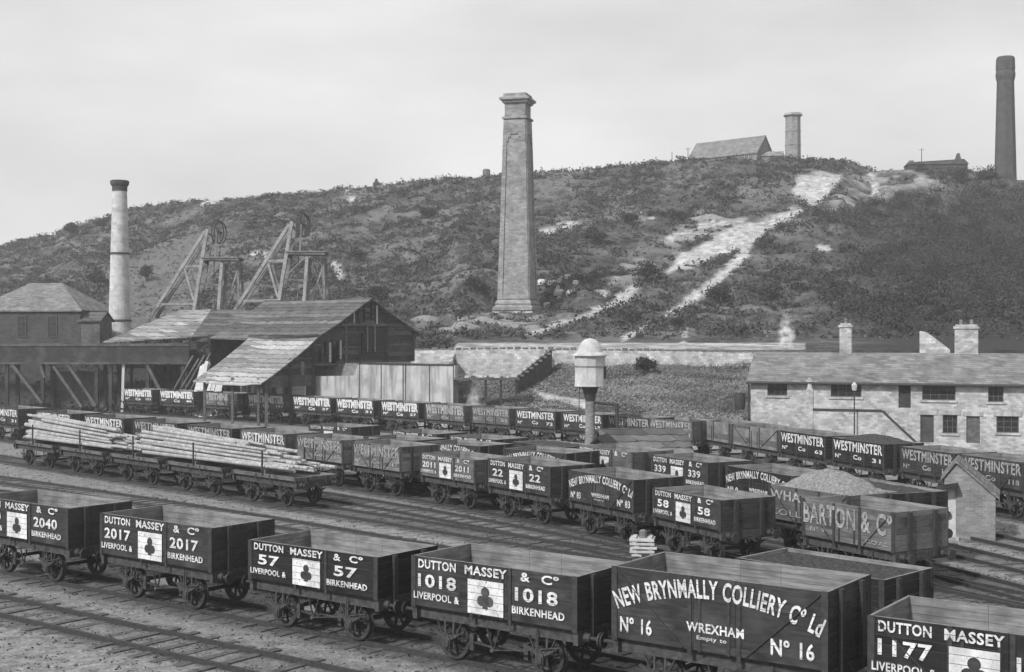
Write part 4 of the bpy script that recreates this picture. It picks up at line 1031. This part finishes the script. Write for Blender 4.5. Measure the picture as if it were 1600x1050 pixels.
s = MB(); s.poly([sp(6.2, 4, DEP), sp(-6.8, 4, DEP), sp(-6.8, 7.6, DEP), sp(0, 11.3, DEP), sp(6.2, 8.2, DEP)]); build(s, 'back_wall', 'dark_timber', shed)
def roof_sheet(pa, pb, d0, d1, nsub, mname, name, sag=.25, seed=1):
    r = random.Random(seed); b = MB(); T = .1
    (t0, z0), (t1, z1) = pa, pb; nd = 8
    V = lambda i, j: (t0+(t1-t0)*j/nsub, z0+(z1-z0)*j/nsub-sag*math.sin(math.pi*j/nsub)*.6-sag*.8*math.sin(math.pi*i/nd)+NZ[i][j], d0+(d1-d0)*i/nd)
    NZ = [[r.uniform(-.05, .05) for _ in range(nsub+1)] for _ in range(nd+1)]
    for i in range(nd):
        for j in range(nsub):
            P = [V(i, j), V(i+1, j), V(i+1, j+1), V(i, j+1)]
            Q = [sp(t, z, d) for t, z, d in P]; b.hexa(Q+[(x, y, z+T) for x, y, z in Q])
    return build(b, name, mname, shed)
roof_sheet((6.8, 7.95), (0.0, 11.4), -.5, DEP, 4, 'felt_roof', 'roof', .1, 2)
roof_sheet((-6.9, 7.62), (0.0, 11.4), -.5, DEP, 5, 'felt_roof', 'roof', .2, 3)
roof_sheet((-13.3, 3.75), (-6.8, 7.72), -.6, 9.0, 5, 'sheet_roof', 'lower_roof', .3, 4)
s = MB(); s.beam(sp(-6.6, 7.95, -.4), sp(-6.9, 7.9, 9), .2, .16); build(s, 'batten', 'dark_timber', shed)
for d in (.6, 4.2, 8.2):
    s = MB(); s.beam(sp(-12.6, -.2, d), sp(-12.6, 4.2, d), .22); build(s, 'post', 'mid_timber', shed)
# screening shed to the left, pale patched roof
root = thing('screening_shed', 'low screening shed with a patched pale roof below the winding gear', 'shed', (-33, 138, 0))
def wq(px, py, Y): x, y, z = atY(px, py, Y); return (x+33, y-138, z)
b = MB()
e = [wq(160, 536, 133), wq(300, 527, 134), wq(390, 520, 135), wq(480, 508, 135)]; rdg = [wq(278, 487, 144), wq(330, 485, 144), wq(400, 486, 144), wq(478, 488, 144)]
for k in range(3):
    P = [e[k], e[k+1], rdg[k+1], rdg[k]]; b.hexa(P+[(p[0], p[1], p[2]+.12) for p in P], m=0 if k == 0 else 1)
build(b, 'roof', ['sheet_roof', 'felt_roof'], root)
b = MB(); q0, q1 = wq(196, 541, 134.5), wq(300, 531, 135); q2 = wq(478, 520, 136)
b.poly([(q0[0], q0[1], 4.5), (q1[0], q1[1], 4.5), (q1[0], q1[1], 7.2), (q0[0], q0[1], 6.9)]); b.poly([(q1[0], q1[1], 0), (q2[0], q2[1], 0), (q2[0], q2[1], 8.3), (q1[0], q1[1], 7.2)]); build(b, 'wall', 'mid_timber', root)
for px in (262, 274, 290, 304, 330, 352, 378, 400, 424):
    s = MB(); p = wq(px, 540, 134.2); s.box(p[0]-.14, p[0]+.14, p[1]-.1, p[1]+.1, .5, 7.0); build(s, 'post', 'pale_timber' if px in (290, 378) else 'dark_timber', root)
rb = random.Random(31)
for i in range(44):
    px = rb.uniform(300, 425); p = wq(px, 540, 134.1+rb.uniform(0, .3)); s = MB(); z0 = rb.uniform(2.6, 5.2); s.box(p[0]-.13, p[0]+.13, p[1]-.03, p[1]+.03, z0, z0+rb.uniform(.5, 2.2))
    o = build(s, 'board', rb.choice(['pale_timber', 'dark_timber', 'black_paint', 'mid_timber', 'dark_timber']), root)
for px, y0, y1 in ((300, 575, 535), (345, 590, 540), (390, 560, 520), (420, 545, 505), (330, 560, 545)):
    p, q = wq(px-30, y0, 133.6), wq(px+30, y1, 133.8); s = MB(); s.beam(p, q, .16); build(s, 'raking_beam', 'dark_timber', root)
s = MB(); p, q = wq(395, 527, 134), wq(432, 492, 141); s.beam(p, q, .5, .5); build(s, 'conveyor', 'dark_timber', root)
for (a, b_) in (((300, 492), (300, 531)), ((395, 522), (470, 517)), ((352, 500), (360, 527))):
    s = MB(); p, q = wq(*a, 143.0 if a[1] < 510 else 134.8), wq(*b_, 134.6); s.beam((p[0], p[1], p[2]+.15), (q[0], q[1], q[2]+.2), .12, .1); build(s, 'roof_batten', 'dark_timber', root)
rp = random.Random(8)
for i in range(9):                                     # pale planks leaning below the shed
    px = 296+i*5; x, y, z = atY(px, 606-i*.6, 124); x2, y2, z2 = atY(px+rp.uniform(16, 30), 566+rp.uniform(-4, 6), 128)
    s = MB(); s.beam((0, 0, -3), (x2-x, y2-y, z2-z), .32, .07); tag(build(s, 'leaning_plank', 'pale_timber', None, (x, y, z)), 'pale plank leaning in the heap left of the sagging shed roof', 'plank', 'pale leaning planks')
for i in range(7):
    px = 258+i*9; x, y, z = atY(px, 625, 127); x2, y2, z2 = atY(px+44, 556+rp.uniform(-4, 6), 131)
    s = MB(); s.beam((0, 0, -.6), (x2-x, y2-y, z2-z), .2, .2); tag(build(s, 'leaning_prop', 'mid_timber', None, (x, y, z)), 'dark raking prop under the end of the timber gantry', 'prop', 'dark raking props')
# timber gantry
root = thing('timber_gantry', 'long dark timber gantry on posts at the left edge', 'gantry', (-42, 131, 0))
def gq(px, py, Y=131): x, y, z = atY(px, py, Y); return (x+42, y-131, z)
z1, z0 = gq(100, 537)[2], gq(100, 569)[2]; xa, xb = gq(-120, 540)[0], gq(296, 540)[0]
b = MB(); b.box(xa, xb, 0, 3.2, z0+1.2, z0+1.5); b.box(xa, xb, -.12, .05, z0, z1); b.box(xa, xb, 3.15, 3.3, z0, z1); build(b, 'deck', 'dark_timber', root)
b = MB(); b.box(xa, xb, -.22, -.125, z1-.25, z1+.02); b.box(xa, xb, -.22, -.125, z0, z0+.2); build(b, 'rail', 'mid_timber', root)
for px in (10, 66, 150, 172, 190, 230, 285, 330, 380):
    for yy in (.2, 3.0):
        s = MB(); p = gq(px, 600); s.beam((p[0], yy, -.3), (p[0]+(.2 if px == 190 else 0), yy, z0+1.19), .34 if px != 190 else .26); build(s, 'post', 'pale_timber' if px == 190 and yy < 1 else 'dark_timber', root)
for p0, p1 in (((84, 572), (128, 636)), ((104, 566), (150, 634)), ((20, 570), (66, 630)), ((230, 570), (262, 632)), ((62, 566), (70, 590))):
    s = MB(); s.beam(gq(*p1), gq(*p0), .35, .3); build(s, 'brace', 'mid_timber', root)
s = MB(); P = [gq(80, 560), gq(150, 600), gq(150, 640), gq(60, 640)]
s.hexa([(p[0], 1.5, -.3) for p in P[2:]]+[(P[2][0], 3, -.3), (P[3][0], 3, -.3)][::-1]+[(P[1][0], 1.5, 2.2), (P[0][0], 1.5, 3.6), (P[0][0], 3, 3.6), (P[1][0], 3, 2.2)]) if False else s.box(P[3][0], P[2][0], 3.4, 3.6, -.3, 4.2)
build(s, 'boarding', 'mid_timber', root)
# engine house at the left edge
x, y, z = atY(72, 532, 150)
eh = gable_house('engine_house', 'dark engine house with a pale hipped roof behind the gantry', 'engine house', (x, y, z-.5), R(-8), 13.0, 9, 4.0, 7.1, 'dark_brick', 'slate_roof', .3, 3, True)
for ox in (-4.2, -.5, 3.2): opening(eh, 'window', ox, -4.56, .9, 1.1, 2.4, frame='mid_timber', bars=(2, 4))
x, y, z = atY(150, 530, 146)
gable_house('lean_shed', 'small dark shed between the engine house and the pale round chimney', 'shed', (x, y, z-.5), R(-8), 2.4, 3, 2.6, 3.5, 'mid_timber', 'felt_roof')

# ------------------------------------------------------------------ winding gear
def headframe(px0, py0, Y, sc, label):
    """(px0, py0): foot of the front leaning post in the photograph"""
    x, y, z = atY(px0, py0, Y); k = Y/F*sc
    root = thing('headframe', label, 'headframe', (x, y, z-1.2))
    q = lambda dx, dy, d=0.0: (dx*k, d, -dy*k+1.2)
    def part(nm, a, b_, w_, m_='frame_timber', h=None): s = MB(); s.beam(a, b_, w_, h); build(s, nm, m_, root)
    for d, m_ in ((0, 'frame_timber'), (2.6, 'grey_timber')):
        part('back_stay', q(-72, 14, d), q(18, -128, d), .36, m_)
        part('leaning_post', q(-2, 14, d), q(22, -132, d), .38, m_)
        part('crossbar', q(-54, -8, d), q(3, -9, d), .24, m_); part('crossbar', q(-18, -70, d), q(10, -71, d), .24, m_)
        part('brace', q(-15, -66, d), q(0, -14, d), .25, m_)
        part('post', q(39, 20, d), q(46, -76, d), .36, m_)
        part('platform_beam', q(12, -83, d), q(74, -82, d), .3, 'grey_timber')
        part('knee_brace', q(14, -48, d), q(40, -74, d), .16, 'grey_timber')
        part('crossbar', q(6, -42, d), q(44, -40, d), .2, 'grey_timber')
    part('cross_brace', q(-36, -34, 0), q(-36, -34, 2.6), .14, 'grey_timber'); part('cross_brace', q(-54, -8, 0), q(-18, -70, 2.6), .12, 'grey_timber'); part('cross_brace', q(5, -40, 0), q(14, -90, 2.6), .13, 'grey_timber')
    part('cross_brace', q(0, 8, 2.6), q(8, -60, 0), .13, 'grey_timber'); part('cross_brace', q(40, 10, 0), q(44, -70, 2.6), .13, 'grey_timber'); part('ladder', q(27, 16, 1.2), q(30, -84, 1.2), .10, 'grey_timber')
    for d in (1.0, 3.4):
        part('tower_leg', q(73, 20, d), q(68, -78, d), .26, 'grey_timber')
        part('cross_brace', q(46, 0, d), q(70, -66, d), .17, 'frame_timber'); part('cross_brace', q(50, -66, d), q(72, -4, d), .13, 'grey_timber')
        part('crossbar', q(44, 6, d), q(74, 6, d), .2, 'grey_timber')
    for h in (-30, -80, -126): part('tie', q(19 if h < -100 else 12, h, 0), q(19 if h < -100 else 12, h, 2.6), .2, 'grey_timber')
    s = MB(); a, c = q(12, -84), q(74, -84); s.box(a[0], c[0], -.3, 3.7, a[2], a[2]+.12); build(s, 'platform', 'grey_timber', root)
    for d in (.6, 2.0):                                # two pulley wheels on the top
        s = MB(); r = 1.35; c = q(37, -128)
        for i in range(24):
            a0, a1 = 2*math.pi*i/24, 2*math.pi*(i+1)/24; s.beam((r*.42*math.cos(a0), r*.55*math.cos(a0), r*math.sin(a0)), (r*.42*math.cos(a1), r*.55*math.cos(a1), r*math.sin(a1)), .11, .11)
        for i in range(6):
            a0 = math.pi*i/6; s.beam((-r*.42*math.cos(a0), -r*.55*math.cos(a0), -r*math.sin(a0)), (r*.42*math.cos(a0), r*.55*math.cos(a0), r*math.sin(a0)), .03, .03)
        s.tube((-.2, .15, 0), (.2, -.15, 0), .12, n=8)
        build(s, 'pulley_wheel', 'iron', root, (c[0], d, c[2]))
    part('wheel_bearer', q(20, -104, .3), q(48, -106, .3), .26, 'grey_timber'); part('wheel_bearer', q(20, -104, 2.4), q(48, -106, 2.4), .26, 'grey_timber')
    part('bearer_post', q(34, -84, .3), q(36, -128, .3), .2, 'grey_timber'); part('bearer_post', q(34, -84, 2.4), q(36, -128, 2.4), .2, 'grey_timber')
    part('strut', q(15, -96, 1.3), q(34, -118, 1.3), .3, 'grey_timber')
headframe(434, 478, 147, 1.0, 'pale timber pithead frame with its pulley wheel, nearer the dark shed')
headframe(303, 483, 152, .95, 'timber pithead frame with dark top, nearer the pale round chimney')

# ------------------------------------------------------------------ water tank
x, y, z = atY(922, 604, 84.0)
root = thing('water_tower', 'pale domed water tank on a single post beside the far wagons', 'water tower', (x, y, 0))
b = MB(); b.lathe([(.40, -.3), (.34, 1.2), (.30, z-.5)], 14); build(b, 'post', 'grey_timber', root)
b = MB(); b.lathe([(.31, z-.95), (.40, z-.5), (.55, z-.1), (.55, z)], 14); build(b, 'bracket', 'iron', root)
b = MB(); b.lathe([(.95, z), (1.02, z+.02), (1.02, z+.10), (1.0, z+.12), (1.0, z+1.95), (1.05, z+1.97), (1.05, z+2.05), (.95, z+2.06)], 10); build(b, 'tank', 'tank_paint', root)
b = MB(); b.lathe([(1.013, z+1.28), (1.03, z+1.29), (1.03, z+1.35), (1.013, z+1.36)], 10, cap=False); build(b, 'hoop', 'slate_roof', root)
b = MB(); b.lathe([(1.16, z+2.02), (1.14, z+2.1), (.84, z+2.28), (.74, z+2.6), (.58, z+2.9), (.34, z+3.10), (.02, z+3.18)], 20); build(b, 'dome', 'tank_paint', root)
b = MB(); b.beam((-.75, -.2, .2), (-.72, -.2, z), .05); build(b, 'feed_pipe', 'iron', root)
b = MB(); b.tube((.3, 0, z-1.05), (1.8, 0, z-1.2), .09, n=8); b.tube((1.75, 0, z-1.1), (1.78, -.05, z-2.9), .14, .1, 8); build(b, 'filling_arm', 'iron', root)
b = MB(); b.beam((.98, -.3, z+.5), (.98, -.3, z+1.3), .12); build(b, 'gauge', 'iron', root)

# low cabin roof beside the tank
x, y, _ = atY(998, 690, 74)
root = gable_house('timber_cabin', 'low cabin with a broad grey roof in front of the water tank post', 'cabin', (x+.2, y, 0), R(8), 4.6, 3.0, 1.3, 2.45, 'mid_timber', 'felt_roof', .3, .3)
b = MB()
x, y, _ = atY(936, 695, 71.5)
root = gable_house('timber_hut', 'small black tarred hut with a pale gable edge left of the low cabin', 'hut', (x+.2, y, 0), R(75), 2.4, 2.2, 1.3, 2.25, 'mid_timber', 'black_paint', .2, .3)
# brick hut at the right
x, y, _ = atY(1526, 845, 49.5)
hut = thing('brick_hut', 'small brick hut with a pale door and steep gable beside the sidings', 'hut', (x, y, 0), R(-21))
b = MB(); hw, dp = 1.0, 2.6; zr, z1, z2 = 2.95, 1.95, 1.72
xa, xr, xb = -1.18, -.75, .68
b.poly([(xa+.43, 0, -.2), (xb, 0, -.2), (xb, 0, z2), (xr+.02, 0, zr), (xa, 0, 2.35), (xa, 0, 2.0), (xa+.43, 0, 2.0)])
b.poly([(xb, 0, -.2), (xb, dp, -.2), (xb, dp, z2), (xb, 0, z2)]); b.poly([(xb, dp, -.2), (xa, dp, -.2), (xa, dp, 2.35), (xr, dp, zr), (xb, dp, z2)])
b.poly([(xa, dp, -.2), (xa, .5, -.2), (xa, .5, 2.35), (xa, dp, 2.35)]); b.poly([(xa, .5, 2.0), (xa, 0, 2.0), (xa, 0, 2.35), (xa, .5, 2.35)])
b.poly([(xa+.43, .5, -.2), (xa+.43, 0, -.2), (xa+.43, 0, 2.0), (xa+.43, .5, 2.0)])
build(b, 'wall', 'house_brick', hut)
b = MB(); T = .09; o_ = .10
for (x0, z0, x1, z1_) in ((xa-.15, 2.24, xr, zr+.02), (xr, zr+.02, xb+.15, z2-.12)):
    P = [(x0, -o_, z0), (x1, -o_, z1_), (x1, dp+o_, z1_), (x0, dp+o_, z0)]; b.hexa(P+[(p[0], p[1], p[2]+T) for p in P])
build(b, 'roof', 'slate_roof', hut)
b = MB(); b.box(xa-.02, xa+.42, .06, .12, -.1, 1.98); d = build(b, 'door', 'door_paint', hut)
b = MB(); b.tube((xa+.12, .06, .95), (xa+.12, -.06, .95), .13, n=14); build(b, 'lamp_disc', 'iron', d)
b = MB(); b.hexa([(xa-.3, -.45, 1.92), (xa+.5, -.45, 2.05), (xa+.5, -.004, 2.1), (xa-.3, -.004, 1.96), (xa-.3, -.45, 2.0), (xa+.5, -.45, 2.12), (xa+.5, -.004, 2.2), (xa-.3, -.004, 2.05)]); build(b, 'porch_roof', 'black_paint', hut)
b = MB(); b.box(xa-.15, xa+.55, -.4, -.02, -.1, .1); build(b, 'door_step', 'concrete', hut)

# stack of pale slabs between the tracks
x, y, _ = atY(1005, 867, 0); x, y = at(1005, 868, 0)
for i in range(5):
    s = MB(); r = random.Random(i); j = r.uniform(-.05, .05); s.box(-.44+j, .44+j, -.4, .4, .0, .085); s.box(-.36+j, -.2+j, -.36, .36, .088, .135); s.box(.2+j, .36+j, -.36, .36, .088, .135)
    tag(build(s, 'slab', ['pale_timber', 'door_paint'][i % 2], None, (x, y, .01+i*.138), r.uniform(-.04, .04)-.15), 'pale slab in the neat pile between the tracks, %s' % ['lowest of five', 'second from the bottom', 'middle of five', 'second from the top', 'topmost of five'][i], 'slab', 'pile of pale slabs')
b = MB(); b.lathe([(.16, .0), (.14, .22), (.08, .28)], 10); tag(build(b, 'tin_can', 'slate_roof', None, (x, y, .01+5*.138-.05+.003)), 'small grey drum standing on the pile of pale slabs', 'drum')
rr_ = random.Random(17)
for i in range(22):
    px, py = rr_.uniform(846, 900), rr_.uniform(455, 482); Y = 168+(482-py)*.35; X = (px-CX)/F*Y; zz = zt1(X, Y); b = MB(); q = rr_.uniform(.35, .8); n = 7
    b.lathe([(q*rr_.uniform(.8, 1.1), -.3), (q*rr_.uniform(.8, 1), q*.35), (q*rr_.uniform(.3, .6), q*rr_.uniform(.6, .85))], n, rot=rr_.uniform(0, 3)); b.v = [(x*rr_.uniform(.85, 1.15), y*rr_.uniform(.85, 1.15), z) for x, y, z in b.v]
    tag(build(b, 'boulder', 'wall_stone', None, (X, Y, zz)), 'pale rough boulder in the scatter right of the square chimney foot', 'boulder', 'boulders by the square chimney')

# ------------------------------------------------------------------ scrub on the hillside
def leaf_mesh(name, cen, rad, K, size, seed, tone=None, flat=.8):
    """clumps of small leaf faces: cen (n,3), rad (n,), K faces each"""
    r = np.random.RandomState(seed); n = len(cen); M = n*K
    d = r.normal(size=(M, 3)); d /= np.linalg.norm(d, axis=1)[:, None]; d[:, 2] = np.abs(d[:, 2])*1.15-.15
    rr = r.uniform(.25, 1.0, M)**.6*(1+.25*r.normal(size=M)); cc = np.repeat(cen, K, 0); R_ = np.repeat(rad, K)
    p = cc+d*(rr*R_)[:, None]*np.array((1, 1, flat))
    a = r.normal(size=(M, 3)); a /= np.linalg.norm(a, axis=1)[:, None]; b_ = np.cross(a, r.normal(size=(M, 3))); b_ /= np.linalg.norm(b_, axis=1)[:, None]
    s = (np.repeat(size, K) if np.ndim(size) else size)*r.uniform(.5, 1.3, M); a *= s[:, None]; b_ *= (s*r.uniform(.35, .8, M))[:, None]
    V = np.stack([p-a-b_*.6, p+a*.3-b_, p+a+b_*.5, p-a*.4+b_], 1).reshape(-1, 3)
    me = bpy.data.meshes.new(name); me.vertices.add(4*M); me.vertices.foreach_set('co', V.ravel())
    me.loops.add(4*M); me.loops.foreach_set('vertex_index', np.arange(4*M)); me.polygons.add(M)
    me.polygons.foreach_set('loop_start', np.arange(0, 4*M, 4)); me.polygons.foreach_set('loop_total', np.full(M, 4)); me.update(calc_edges=True)
    t = np.repeat(tone if tone is not None else r.uniform(0, 1, n), K)*.75+r.uniform(0, .25, M)
    A = me.attributes.new('tone', 'FLOAT', 'POINT'); A.data.foreach_set('value', np.repeat(t, 4).astype(np.float32)); return me
def leaf_mat(name, lo, hi):
    m = bpy.data.materials.new(name); m.use_nodes = True; t = m.node_tree; n = t.nodes; b = n['Principled BSDF']
    a = n.new('ShaderNodeAttribute'); a.attribute_name = 'tone'; r = n.new('ShaderNodeMapRange'); r.inputs[3].default_value = lo; r.inputs[4].default_value = hi
    t.links.new(a.outputs['Fac'], r.inputs[0]); t.links.new(r.outputs[0], b.inputs['Base Color']); b.inputs['Roughness'].default_value = .9; b.inputs['Specular IOR Level'].default_value = .1
    MATS[name] = m
leaf_mat('scrub_leaf', .022, .085); leaf_mat('wood_leaf', .018, .06); leaf_mat('dry_grass', .05, .14); leaf_mat('bank_grass', .11, .28)
def scatter(n, px0, px1, Y0, Y1, seed, keep):
    r = np.random.RandomState(seed); px = r.uniform(px0, px1, n); Y = Y0+(Y1-Y0)*r.uniform(0, 1, n)**.8; X = (px-CX)/F*Y; Z = zt(X, Y)
    m = masks(X, Y, Z); k = keep(r, X, Y, *m); return X[k], Y[k], Z[k], r
CHIM = [(atY(809, 487, 165)[:2], 5)]
def clear(X, Y):
    ok = np.ones(X.shape, bool)
    for (cx, cy), d in CHIM: ok &= (np.hypot(X-cx, Y-cy) > d) & ~((np.abs(X-cx) < 4) & (Y < cy) & (Y > cy-9))
    return ok & ((Y > 131) | (np.interp(CX+F*X/Y, [700, 720], [0, 1]) > .5))
def k1(r, X, Y, px, py, pale, thin, tip, veg, wood):
    d = sstep(-.6, .7, fbm(X-50, Y+20, .7, 32)+.5*fbm(X, Y, .4, 9)+.55+.7*sstep(25, 5, py-np.interp(px, SKY[:, 0], SKY[:, 1]))*(px < 1230))
    return (r.uniform(0, 1, X.shape) < d*(1-thin*1.3)) & (pale < .2) & (tip < .4) & clear(X, Y) & (Y > 131)
X, Y, Z, r = scatter(44000, -150, 1750, 130, 345, 21, k1)
rad = r.uniform(.25, 1.0, len(X))**1.5*1.15+.1
tn = np.clip(.5+.28*fbm(X+9, Y, .6, 32)+r.uniform(-.25, .25, len(X)), 0, 1)
me = leaf_mesh('hillside_scrub', np.stack([X, Y, Z+rad*.12], -1), rad, 22, .12+rad*.09, 5, tone=tn); me.materials.append(MATS['scrub_leaf'])
tag(link('hillside_scrub', me), 'low rough scrub and heather covering the hillside', 'scrub', kind='stuff')
def k2(r, X, Y, px, py, pale, thin, tip, veg, wood):
    return (r.uniform(0, 1, X.shape) < (px > 1100)*sstep(.15, 1.3, wood)*sstep(-1.2, .6, fbm(X, Y, .6, 32))*1.3) & (pale < .1) & (Y > 131)
X, Y, Z, r = scatter(3600, 1230, 1900, 131, 262, 22, k2)
rad = r.uniform(.7, 2.0, len(X)); me = leaf_mesh('hillside_wood', np.stack([X, Y, Z+rad*.4], -1), rad, 80, .15, 6, tone=np.clip(.45+.4*fbm(X, Y+5, .6, 32)+r.uniform(-.2, .2, len(X)), 0, 1), flat=1.1); me.materials.append(MATS['wood_leaf'])
tag(link('hillside_wood', me), 'dark thicket of small trees on the right of the hillside', 'wood', kind='stuff')
def k3(r, X, Y, px, py, pale, thin, tip, veg, wood):
    return (pale < .3) & (Y > np.interp(px, *kYb)+1) & (Y < 118)
X, Y, Z, r = scatter(9000, 700, 1300, 86, 118, 23, k3)
rad = r.uniform(.15, .42, len(X)); me = leaf_mesh('bank_grass', np.stack([X, Y, Z], -1), rad, 12, .065, 7, tone=np.clip(.5+.35*fbm(X, Y, .5, 16), 0, 1)); me.materials.append(MATS['bank_grass'])
tag(link('bank_grass', me), 'rough grass on the bank below the long stone wall', 'grass', kind='stuff')
def k4(r, X, Y, px, py, pale, thin, tip, veg, wood):
    return (pale < .3) & (py < 560)
X, Y, Z, r = scatter(16000, -150, 1750, 130, 345, 24, k4)
rad = r.uniform(.2, .6, len(X)); me = leaf_mesh('hillside_grass', np.stack([X, Y, Z], -1), rad, 12, .15, 8); me.materials.append(MATS['dry_grass'])
tag(link('hillside_grass', me), 'tussocks of dry grass over the hillside', 'grass', kind='stuff')

# separate bushes and small trees
def hill_Y(px, py):
    for Y in np.arange(84, 340, .5):
        X = (px-CX)/F*Y
        if Y > float(np.interp(px, *kYb)) and CAMZ-(py-CY)*Y/F < zt1(X, Y): return Y
    return 200.
def bush(px, py, rpx, label, seed, tall=1.0, name='bush', m_='wood_leaf'):
    Y = hill_Y(px, py); x = (px-CX)/F*Y; z = zt1(x, Y); rad = rpx*Y/F
    root = thing(name, label, name, (x, Y, z-.1)); r = np.random.RandomState(seed)
    n = 16; d = r.normal(size=(n, 3)); d /= np.linalg.norm(d, axis=1)[:, None]; c = d*rad*.62*r.uniform(.5, 1.1, (n, 1)); c[:, 2] = np.abs(c[:, 2])*tall+rad*.45*tall
    me = leaf_mesh('foliage', c, rad*r.uniform(.3, .55, n), 90, rad*.075, seed+1); me.materials.append(MATS[m_]); link('foliage', me, root)
    for i in range(4):
        b = MB(); e = c[i*3]; b.tube((0, 0, -.3), (e[0]*.5, e[1]*.5, e[2]*.55), .07*rad, .05*rad, 6); b.tube((e[0]*.5, e[1]*.5, e[2]*.55), tuple(e), .05*rad, .02*rad, 6); build(b, 'stem', 'bark', root)
for k, a in enumerate([(1012, 442, 26, 'round dark bush left of the forked pale path'), (1124, 476, 24, 'round dark bush on the right of the forked pale path'), (928, 382, 24, 'dark bush above the slope right of the square chimney'),
                       (742, 458, 22, 'dark bush just left of the square chimney foot'), (985, 352, 17, 'dark bush on the upper slope right of the square chimney'), (1060, 348, 16, 'dark bush left of the upper pale scar'), (985, 508, 15, 'small dark bush above the long stone wall, left of two'),
                       (1058, 512, 14, 'small dark bush above the long stone wall, right of two'), (1010, 586, 24, 'wide dark bush on the bank right of the water tank'), (668, 340, 16, 'dark bush high on the slope left of the square chimney'),
                       (590, 470, 20, 'dark bush rising behind the dark shed gable'), (1200, 470, 22, 'dark bush below the right side of the forked pale path'), (1300, 470, 26, 'dark bush behind the left end of the stone offices'), (560, 410, 18, 'dark bush above the dark shed')]):
    bush(*a, 40+k*3, .9)
for k, a in enumerate([(112, 372, 16, 'bushy tree on the left skyline, left of two'), (160, 362, 15, 'bushy tree on the left skyline, right of two'), (1545, 290, 18, 'shrubby tree at the foot of the dark octagonal chimney'), (1500, 290, 14, 'shrubby tree beside the dark ruined walls'),
                       (230, 440, 15, 'dark tree right of the pale round chimney'), (80, 470, 24, 'dark tree behind the engine house roof'), (150, 455, 20, 'dark tree just left of the pale round chimney')]):
    bush(*a, 140+k*3, 1.3, 'tree', 'wood_leaf')

# ------------------------------------------------------------------ steam and haze
def volume(name, dens, col, noise=None, aniso=0.0):
    m = bpy.data.materials.new(name); m.use_nodes = True; t = m.node_tree; n = t.nodes; n.remove(n['Principled BSDF'])
    v = n.new('ShaderNodeVolumePrincipled'); v.inputs['Color'].default_value = (col,)*3+(1,); v.inputs['Density'].default_value = dens; v.inputs['Anisotropy'].default_value = aniso
    t.links.new(v.outputs[0], n['Material Output'].inputs['Volume'])
    MATS[name] = m; return m
def steam(label, x, y, z, r, h, dens, seed):
    m = volume('steam_%d' % seed, dens, 1.0); t = m.node_tree; n = t.nodes; v = [q for q in n if q.type == 'PRINCIPLED_VOLUME'][0]
    tc = n.new('ShaderNodeTexCoord'); z_ = n.new('ShaderNodeTexNoise'); z_.inputs['Scale'].default_value = 1.6; z_.inputs['Detail'].default_value = 3
    t.links.new(tc.outputs['Object'], z_.inputs['Vector'])
    a = n.new('ShaderNodeMapRange'); a.inputs[1].default_value = .44; a.inputs[2].default_value = .72; a.inputs[3].default_value = 0; a.inputs[4].default_value = dens
    t.links.new(z_.outputs[0], a.inputs[0])
    mp = n.new('ShaderNodeMapping'); mp.inputs['Location'].default_value = (0, 0, -.32/.68); mp.inputs['Scale'].default_value = (1/r, 1/r, 1/(h*.68)); t.links.new(tc.outputs['Object'], mp.inputs[0])
    ln = n.new('ShaderNodeVectorMath'); ln.operation = 'LENGTH'; t.links.new(mp.outputs[0], ln.inputs[0])
    fo = n.new('ShaderNodeMapRange'); fo.inputs[1].default_value = 1.0; fo.inputs[2].default_value = .1; t.links.new(ln.outputs['Value'], fo.inputs[0])
    mu = n.new('ShaderNodeMath'); mu.operation = 'MULTIPLY'; t.links.new(a.outputs[0], mu.inputs[0]); t.links.new(fo.outputs[0], mu.inputs[1]); m2 = n.new('ShaderNodeMath'); m2.operation = 'MULTIPLY'; t.links.new(mu.outputs[0], m2.inputs[0]); t.links.new(fo.outputs[0], m2.inputs[1]); t.links.new(m2.outputs[0], v.inputs['Density'])
    b = MB(); b.lathe([(r*.1, 0), (r*.8, h*.08), (r, h*.22), (r*.75, h*.42), (r*.55, h*.62), (r*.35, h*.85), (r*.05, h)], 14)
    tag(build(b, 'steam_plume', 'steam_%d' % seed, None, (x, y, z)), label, 'steam', kind='stuff')
x, y, z = atY(743, 680, 101); steam('wisp of white steam rising among the far wagons', x, y, z, 1.3, 4.4, 7, 1)
x, y, z = atY(1229, 552, 121); steam('white steam jet above the left end of the offices roof', x, y, z, 1.2, 4.6, 6, 2)
volume('haze', .00045, .95)
b = MB(); b.box(-720, 720, -220, 1020, -2, 75)
tag(build(b, 'haze', 'haze'), 'thin pale haze over the whole valley', 'haze', kind='stuff')

# spilt coal and ballast lumps between the rails
r = np.random.RandomState(77); n = 9000; px = r.uniform(-60, 1660, n); Y = 20+70*r.uniform(0, 1, n)**1.3; X = (px-CX)/F*Y
me = leaf_mesh('spilt_coal', np.stack([X, Y, np.full(n, .0)], -1), r.uniform(.05, .3, n), 4, .04, 78, flat=.1); me.materials.append(MATS['coal'])
tag(link('spilt_coal', me), 'small lumps of coal and cinder spilt over the yard', 'spilt coal', kind='stuff')
